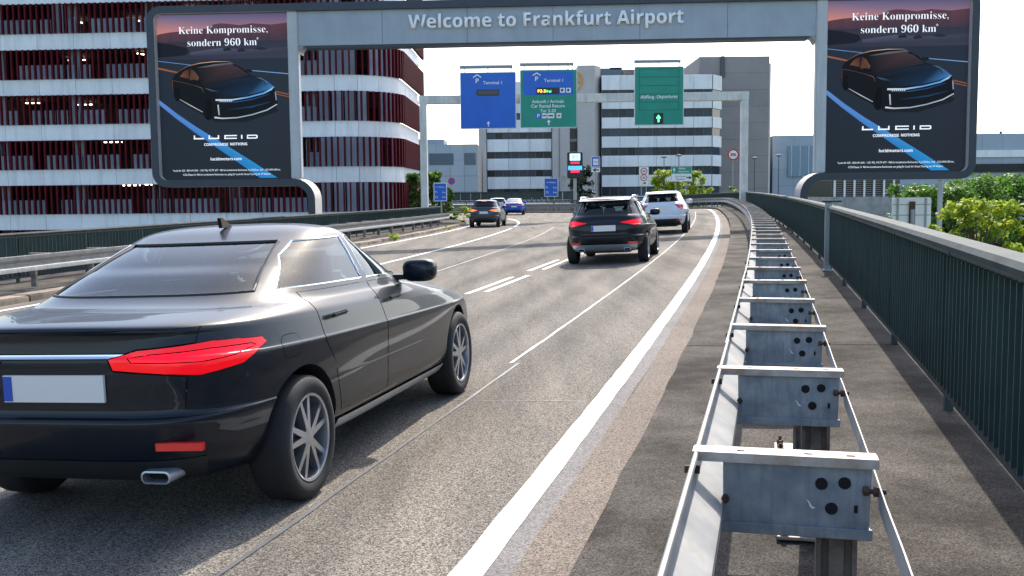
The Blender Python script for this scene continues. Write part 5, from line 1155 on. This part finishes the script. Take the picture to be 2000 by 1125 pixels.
def car(label, spec, pos, az, pm, scale=(1, 1, 1), lamp='lamp_red', cat='car', lowtrim='plastic', high_m=None, detail=2, rails=False, spoiler=False, roofm=None, group=None, sill=None, win_trim='plastic'):
    pm = MT[pm]; x, y = pos; root = thing('car', label, cat, (x, y, zr(x, y)), 0, group)
    f = Vector((math.sin(az), math.cos(az), 0)); e = .8
    f.z = (zr(x+f.x*e, y+f.y*e)-zr(x-f.x*e, y-f.y*e))/(2*e); f.normalize(); l = Vector((-f.y, f.x, 0)); l.z = (zr(x+l.x*e, y+l.y*e)-zr(x-l.x*e, y-l.y*e))/(2*e); l = (l-f*l.dot(f)).normalized(); u = f.cross(l)
    root.rotation_euler = Matrix(((f.x, l.x, u.x), (f.y, l.y, u.y), (f.z, l.z, u.z))).to_euler(); root.scale = scale
    xo = -spec['wheels'][0]       # origin on the road midway between the rear wheels
    sp = dict(spec); sh = lambda P: [(a+xo, b) for a, b in P]
    sp['rows'] = [(r[0]+xo, r[1], r[2]+xo, r[3], r[4]) for r in spec['rows']]; sp['wheels'] = [w+xo for w in spec['wheels']]
    if id(spec) not in BODIES: BODIES[id(spec)] = cut_arches(body_mesh(sp).mesh('body', [pm]), sp, MT['plastic'])
    me = BODIES[id(spec)]
    bm = bmesh.new(); bm.from_mesh(me); bm.normal_update()
    G = MT['glass' if detail > 1 else 'glass_dark']; X, Yv, Z = (1, 0, 0), (0, 1, 0), (0, 0, 1)
    body = link('body', bpy.data.meshes.new('body'), root)
    for s in (1, -1):
        sel = lambda f, s=s: f.normal.y*s > .08 and f.calc_center_median().y*s > .3
        for P in spec['side']: take(bm, sh(P), X, Z, sel, 'side_window', G, root, push=-.006, smooth=60, trim=MT[win_trim], trim_r=.008)
    rx = spec['rear_x']+xo
    take(bm, spec['rear'], Yv, Z, lambda f: f.normal.x < -.1 and f.calc_center_median().x < rx, 'rear_window', G, root, push=-.005, smooth=60, trim=MT['plastic'], trim_r=.012)
    take(bm, spec['front'], Yv, Z, lambda f: f.normal.x > .1 and f.calc_center_median().x > 1., 'windscreen', G, root, push=-.005, smooth=60, trim=MT['plastic'], trim_r=.012)
    for s in (1, -1):
        if lamp == 'lamp_on':
            lc = [sum(q[k] for q in spec['lamp'])/len(spec['lamp']) for k in (0, 1)]; take(bm, [(lc[0]+(a-lc[0])*.80+xo, lc[1]+.008+(b-lc[1])*.34) for a, b in spec['lamp']], (1, s, 0), Z, lambda f, s=s: f.calc_center_median().y*s > .12 and f.calc_center_median().x < xo+.75 and (f.normal.x < .1), 'light_bar', MT['lamp_bar'], root, push=.003, inset=.002, smooth=40)
        take(bm, [(a+xo, b) for a, b in spec['lamp']], (1, s, 0), Z, lambda f, s=s: f.calc_center_median().y*s > .12 and f.calc_center_median().x < xo+.75 and (f.normal.x < .1), 'tail_lamp', MT[lamp], root, push=.004, inset=.003, smooth=40)
    take(bm, spec['bump'], Yv, Z, lambda f: f.normal.x < -.2 and f.calc_center_median().x < xo+.5, 'lower_bumper', MT[lowtrim], root, push=.004)
    if detail > 1:
        if spec is SEDAN: take(bm, [(-.37, .868), (.37, .868), (.37, .888), (-.37, .888)], Yv, Z, lambda f: f.normal.x < -.3 and f.calc_center_median().x < xo+.3, 'chrome_strip', MT['chrome'], root, push=.008)
        take(bm, spec['lid'], Yv, Z, lambda f: f.normal.x < -.3 and f.calc_center_median().x < xo+.3, 'tailgate', pm, root, inset=.005, push=.003, smooth=40)
        for s in (1, -1):
            sel = lambda f, s=s: f.normal.y*s > .3 and f.calc_center_median().y*s > .3
            if sill: take(bm, [(spec['wheels'][0]+xo+.42, .255), (spec['wheels'][1]+xo-.40, .235), (spec['wheels'][1]+xo-.40, .315), (spec['wheels'][0]+xo+.42, .335)], X, Z, sel, 'sill_trim', MT[sill], root, push=.012, smooth=50)
            if s < 0 and spec is SEDAN: take(bm, sh(rrect(.66, .765, .84, .885, .05, 4)), X, Z, sel, 'fuel_flap', pm, root, inset=.003, push=.001, smooth=50)
            for P in spec['doors']:
                d = take(bm, sh(P), X, Z, sel, 'door', pm, root, inset=.0035, push=.002, smooth=50)
                if d:
                    vs = [v.co for v in d.data.vertices if abs(v.co.z-.93) < .04 and abs(v.co.x-(min(P)[0]+xo+.22)) < .12]
                    if vs:
                        yy = max(abs(v.y) for v in vs); hb = MB().box((min(P)[0]+xo+.20, s*(yy+.022), .925), (.20, .022, .026)).mesh('handle', pm); bevel_mesh(hb, .008, 2); smooth_mesh(hb, 60); link('handle', hb, d)
    if detail > 1: interior(root, xo, spec)
    bm.to_mesh(body.data); bm.free(); body.data.materials.append(pm); body.data.materials.append(MT['plastic']); smooth_mesh(body.data, 40)
    # wheels
    key = (spec['wr'], detail)
    if key not in WHEELS: WHEELS[key] = wheel_meshes(spec['wr'], .215)
    ty, rm, ds = WHEELS[key]
    for wx in sp['wheels']:
        for s in (1, -1):
            wl_ = link('wheel', None, root, (wx, s*.785, spec['wr']), (0, random.uniform(0, 1), math.pi if s > 0 else 0)); link('tyre', ty, wl_); link('rim', rm, wl_); link('brake_disc', ds, wl_)
    MB().box((1.3, 0, .34), (3.4, 1.02, .20)).build('underbody', MT['plastic'], root)
    # plate, mirrors, bits
    px_, pz = spec['plate']; pl = MB().box((px_+xo-.006, 0, pz), (.022, .53, .125)).build('number_plate', MT['plate'], root); MB().box((px_+xo-.0185, .24, pz), (.004, .045, .115)).build('country_band', MT['plate_blue'], pl)
    mx = [P for P in spec['side']][-1][1][0]+xo-.34
    for s in (1, -1):
        V = []; n_ = 20; F = []
        for i_ in range(n_+1):
            a_ = math.pi*i_/n_
            for j_ in range(n_):
                b_ = 2*math.pi*j_/n_; e_ = .6; sg = lambda q: math.copysign(abs(q)**e_, q)
                V.append((.075*sg(math.sin(a_))*sg(math.cos(b_)), .115*sg(math.cos(a_)), .078*sg(math.sin(a_))*sg(math.sin(b_))))
        F = [(i_*n_+j_, i_*n_+(j_+1) % n_, (i_+1)*n_+(j_+1) % n_, (i_+1)*n_+j_) for i_ in range(n_) for j_ in range(n_)]
        me2 = MB().add(V, F).mesh('mirror', pm); smooth_mesh(me2, 80); mo = link('mirror', me2, root, (mx, s*.925, 1.06))
        MB().box((.02, -s*.15, -.045), (.07, .22, .035)).build('mirror_arm', MT['plastic'], mo); MB().box((-.066, 0, 0), (.006, .16, .10)).build('mirror_glass', G, mo)
    if spec['high']: MB().box((spec['rear_x']+xo-.36, 0, spec['high']), (.03, .26, .022)).build('brake_light', MT[high_m or lamp], root)
    if detail > 1:
        for s in (1, -1):
            MB().box((xo+.055, s*.62, .47), (.03, .22, .035), rz=-s*.12).build('reflector', MT['lamp_red'], root)
            if lowtrim != 'plastic' or spec is SEDAN:
                tp = MB(); o_ = rrect(-.075, -.03, .075, .03, .028); i_ = rrect(-.066, -.022, .066, .022, .021); n_ = len(o_); V = [(0, y_, z_) for y_, z_ in o_]+[(.14, y_, z_) for y_, z_ in o_]+[(-.002, y_, z_) for y_, z_ in i_]+[(.06, y_, z_) for y_, z_ in i_]
                F = [(k, (k+1) % n_, n_+(k+1) % n_, n_+k) for k in range(n_)]+[(k, (k+1) % n_, 2*n_+(k+1) % n_, 2*n_+k) for k in range(n_)]+[(2*n_+k, 2*n_+(k+1) % n_, 3*n_+(k+1) % n_, 3*n_+k) for k in range(n_)]; tp.add(V, F, 0); tp.add([V[3*n_+k] for k in range(n_)], [tuple(range(n_))], 1)
                tp.build('exhaust', [MT['satin'], MT['hole']], root, (xo+.03, s*.50, .33), smooth=True, angle=40)
        tb = MB().prism([(1.80+xo, 1.415), (1.66+xo, 1.415), (1.645+xo, 1.475), (1.665+xo, 1.48)], -.012, .012).mesh('antenna', pm); bevel_mesh(tb, .008, 2); smooth_mesh(tb, 60); link('antenna', tb, root)
    if rails:
        for s in (1, -1): MB().tube([(.75+xo, s*.575, 1.425), (.85+xo, s*.575, 1.475), (2.0+xo, s*.575, 1.465), (2.12+xo, s*.575, 1.40)], .016, 6).build('roof_rail', MT['chrome'], root, smooth=True)
    if spoiler:
        m_ = MB().prism([(.30+xo, 1.385), (.34+xo, 1.36), (.75+xo, 1.405), (.75+xo, 1.45)], -.56, .56).mesh('spoiler', pm); bevel_mesh(m_, .012, 2); smooth_mesh(m_, 50); link('spoiler', m_, root)
    return root
def rear_mid(right_wheel, az):     # from the right rear wheel's footprint to the middle of the rear axle
    return (right_wheel[0]-math.cos(az)*.80, right_wheel[1]+math.sin(az)*.80)
az = R_(13.2)
car('large black saloon car with long red tail lamps in the left foreground', SEDAN, rear_mid((-1.13, 5.28), az), az, 'p_navy', lamp='lamp_on', sill='satin', win_trim='chrome')
az = R_(12.5)
car('black estate car with red tail lamps and roof rails in the middle lane', HATCH, rear_mid((2.96, 22.7), az), az, 'p_black', lamp='lamp_on', rails=True, spoiler=True, lowtrim='satin')
WSUV = dict(HATCH); WSUV['rows'] = [(r[0]+max(0, (r[1]-1.02))*.75, r[1], r[2], r[3], r[4]) if r[1] > 1.02 else r for r in HATCH['rows']]
WSUV['side'] = [[(1.12, 1.12), (1.78, 1.09), (1.78, 1.355), (1.30, 1.35)], HATCH['side'][2]]; WSUV['rear_x'] = 1.0
WSUV['lamp'] = [(.58, 1.0), (.74, .86), (.92, .80), (1.02, .84), (1.28, 1.0), (1.20, 1.02), (.90, .96)]; WSUV['plate'] = (.045, .86); WSUV['wr'] = .335; WSUV['bump'] = [(-.70, .28), (.70, .28), (.60, .52), (-.60, .52)]
az = R_(11.5)
car('white crossover car ahead of the black estate car by the right edge line', WSUV, rear_mid((6.32, 37.2), az), az, 'p_white', scale=(1, 1, 1.05), spoiler=True)
az = R_(7)
car('dark blue-grey hatchback with glowing brake lamps in the left lane', HATCH, (-1.45, 57.0), az, 'p_grey', scale=(.92, .95, 1.03), lamp='lamp_brake', high_m='lamp_brake', detail=1)
car('bright blue saloon car far ahead before the bend', SEDAN, (.25, 88.), R_(2), 'p_blue', detail=1, scale=(.95, .97, 1))
car('silver car half hidden left of the far blue saloon', HATCH, (-1.15, 93.), R_(-12), 'p_silver', detail=1, scale=(.92, .95, 1))

# ------------------------------------------------------------------ weeds in the left kerb joint
def tuft(label, s, n=60, h=.22, seed=1):
    R = random.Random(seed); p, t_ = LKERB.at(s, .03); t = thing('weed_tuft', label, 'weed', (p.x, p.y, zr(p.x, p.y)), 0, 'weeds along the left kerb'); mb = MB()
    for i in range(n):
        a = R.uniform(0, 6.28); r = R.uniform(0, .12); l = h*R.uniform(.4, 1.); x, y = r*math.cos(a), r*math.sin(a)*2.2; dx, dy = math.cos(a)*l*.6, math.sin(a)*l*.6; w = .012
        mb.add([(x-w*math.sin(a), y+w*math.cos(a), 0), (x+w*math.sin(a), y-w*math.cos(a), 0), (x+dx*.5, y+dy*.5, l*.75), (x+dx, y+dy, l)], [(0, 1, 2), (0, 2, 3)])
    tag(mb.build('blades', MT['leaf_lime'], t, fix=False), kind='stuff')
tuft('grass tuft at the left kerb nearest the foreground car', 44, seed=2); tuft('grass tuft midway along the visible left kerb', 51, 80, .3, seed=3); tuft('grass tuft at the far end of the left kerb stones', 63, seed=4)
# faint dark tyre tracks and oil drips worn into the lanes
tk = bpy.data.materials.new('tyre_track'); tk.use_nodes = True; nt = tk.node_tree; b_ = nt.nodes['Principled BSDF']; b_.inputs['Base Color'].default_value = (.045, .042, .04, 1); b_.inputs['Roughness'].default_value = .8; b_.inputs['Specular IOR Level'].default_value = .15
va = nt.nodes.new('ShaderNodeVertexColor'); va.layer_name = 'fade'; g_ = nt.nodes.new('ShaderNodeNewGeometry'); mp = nt.nodes.new('ShaderNodeMapping'); mp.inputs['Rotation'].default_value = (0, 0, R_(13)); mp.inputs['Scale'].default_value = (5, .35, 1)
n_ = nt.nodes.new('ShaderNodeTexNoise'); n_.inputs['Scale'].default_value = 1.4; n_.inputs['Detail'].default_value = 8; mu = nt.nodes.new('ShaderNodeMath'); mu.operation = 'MULTIPLY'; mu2 = nt.nodes.new('ShaderNodeMath'); mu2.operation = 'MULTIPLY'; mu2.inputs[1].default_value = .48
nt.links.new(g_.outputs['Position'], mp.inputs['Vector']); nt.links.new(mp.outputs[0], n_.inputs['Vector']); nt.links.new(va.outputs['Color'], mu.inputs[0]); nt.links.new(n_.outputs['Fac'], mu.inputs[1]); nt.links.new(mu.outputs[0], mu2.inputs[0]); nt.links.new(mu2.outputs[0], b_.inputs['Alpha'])
def track(d, w, amt, y0=-2, y1=66):
    s0, s1 = s_of_y(y0), s_of_y(y1); n = 120; V = []; F = []; C = []; pr = (0, .55, 1, .55, 0)
    for i in range(n+1):
        ss = s0+(s1-s0)*i/n; wb = .10*math.sin(i*.13+d*3)
        for k in range(5):
            p, _ = at_s(ss, d+wb+w*(k-2)/4); V.append((p.x, p.y, zr(p.x, p.y)+.0026)); C.append((pr[k]*amt,)*3+(1,))
    for i in range(n):
        for k in range(4): F.append((i*5+k, i*5+k+1, i*5+k+6, i*5+k+5))
    me = bpy.data.meshes.new('tyre_track'); me.from_pydata(V, [], F); me.materials.append(tk); ca = me.color_attributes.new('fade', 'FLOAT_COLOR', 'POINT'); ca.data.foreach_set('color', np.array(C, dtype=np.float32).reshape(-1)); me.update()
    tag(link('tyre_track', me), kind='structure')
for d, w, a_ in ((-1.25, .75, .8), (-2.95, .75, .8), (-2.1, .5, .6), (-4.6, .8, .8), (-6.3, .8, .7)): track(d, w, a_)
# sealed cracks and patches in the carriageway
for y, d0, d1 in ((7.4, -3.4, -.6), (12.7, -7.5, -.6), (17.6, -3.3, -1.7), (26.3, -9, -.6), (38, -10, -.6)):
    s0 = s_of_y(y); V = []; F = []; n = 26; sk_ = random.uniform(-.05, .05)
    for i in range(n+1):
        d = d0+(d1-d0)*i/n; ss = s0+sk_*(d-d0)+random.uniform(-.02, .02)
        for k in (0, .010+.006*random.random()):
            p, _ = at_s(ss+k, d); V.append((p.x, p.y, zr(p.x, p.y)+.0035))
    for i in range(n): F.append((i*2, i*2+1, i*2+3, i*2+2))
    tag(MB().add(V, F).build('road_crack', MT['seal']), kind='structure')
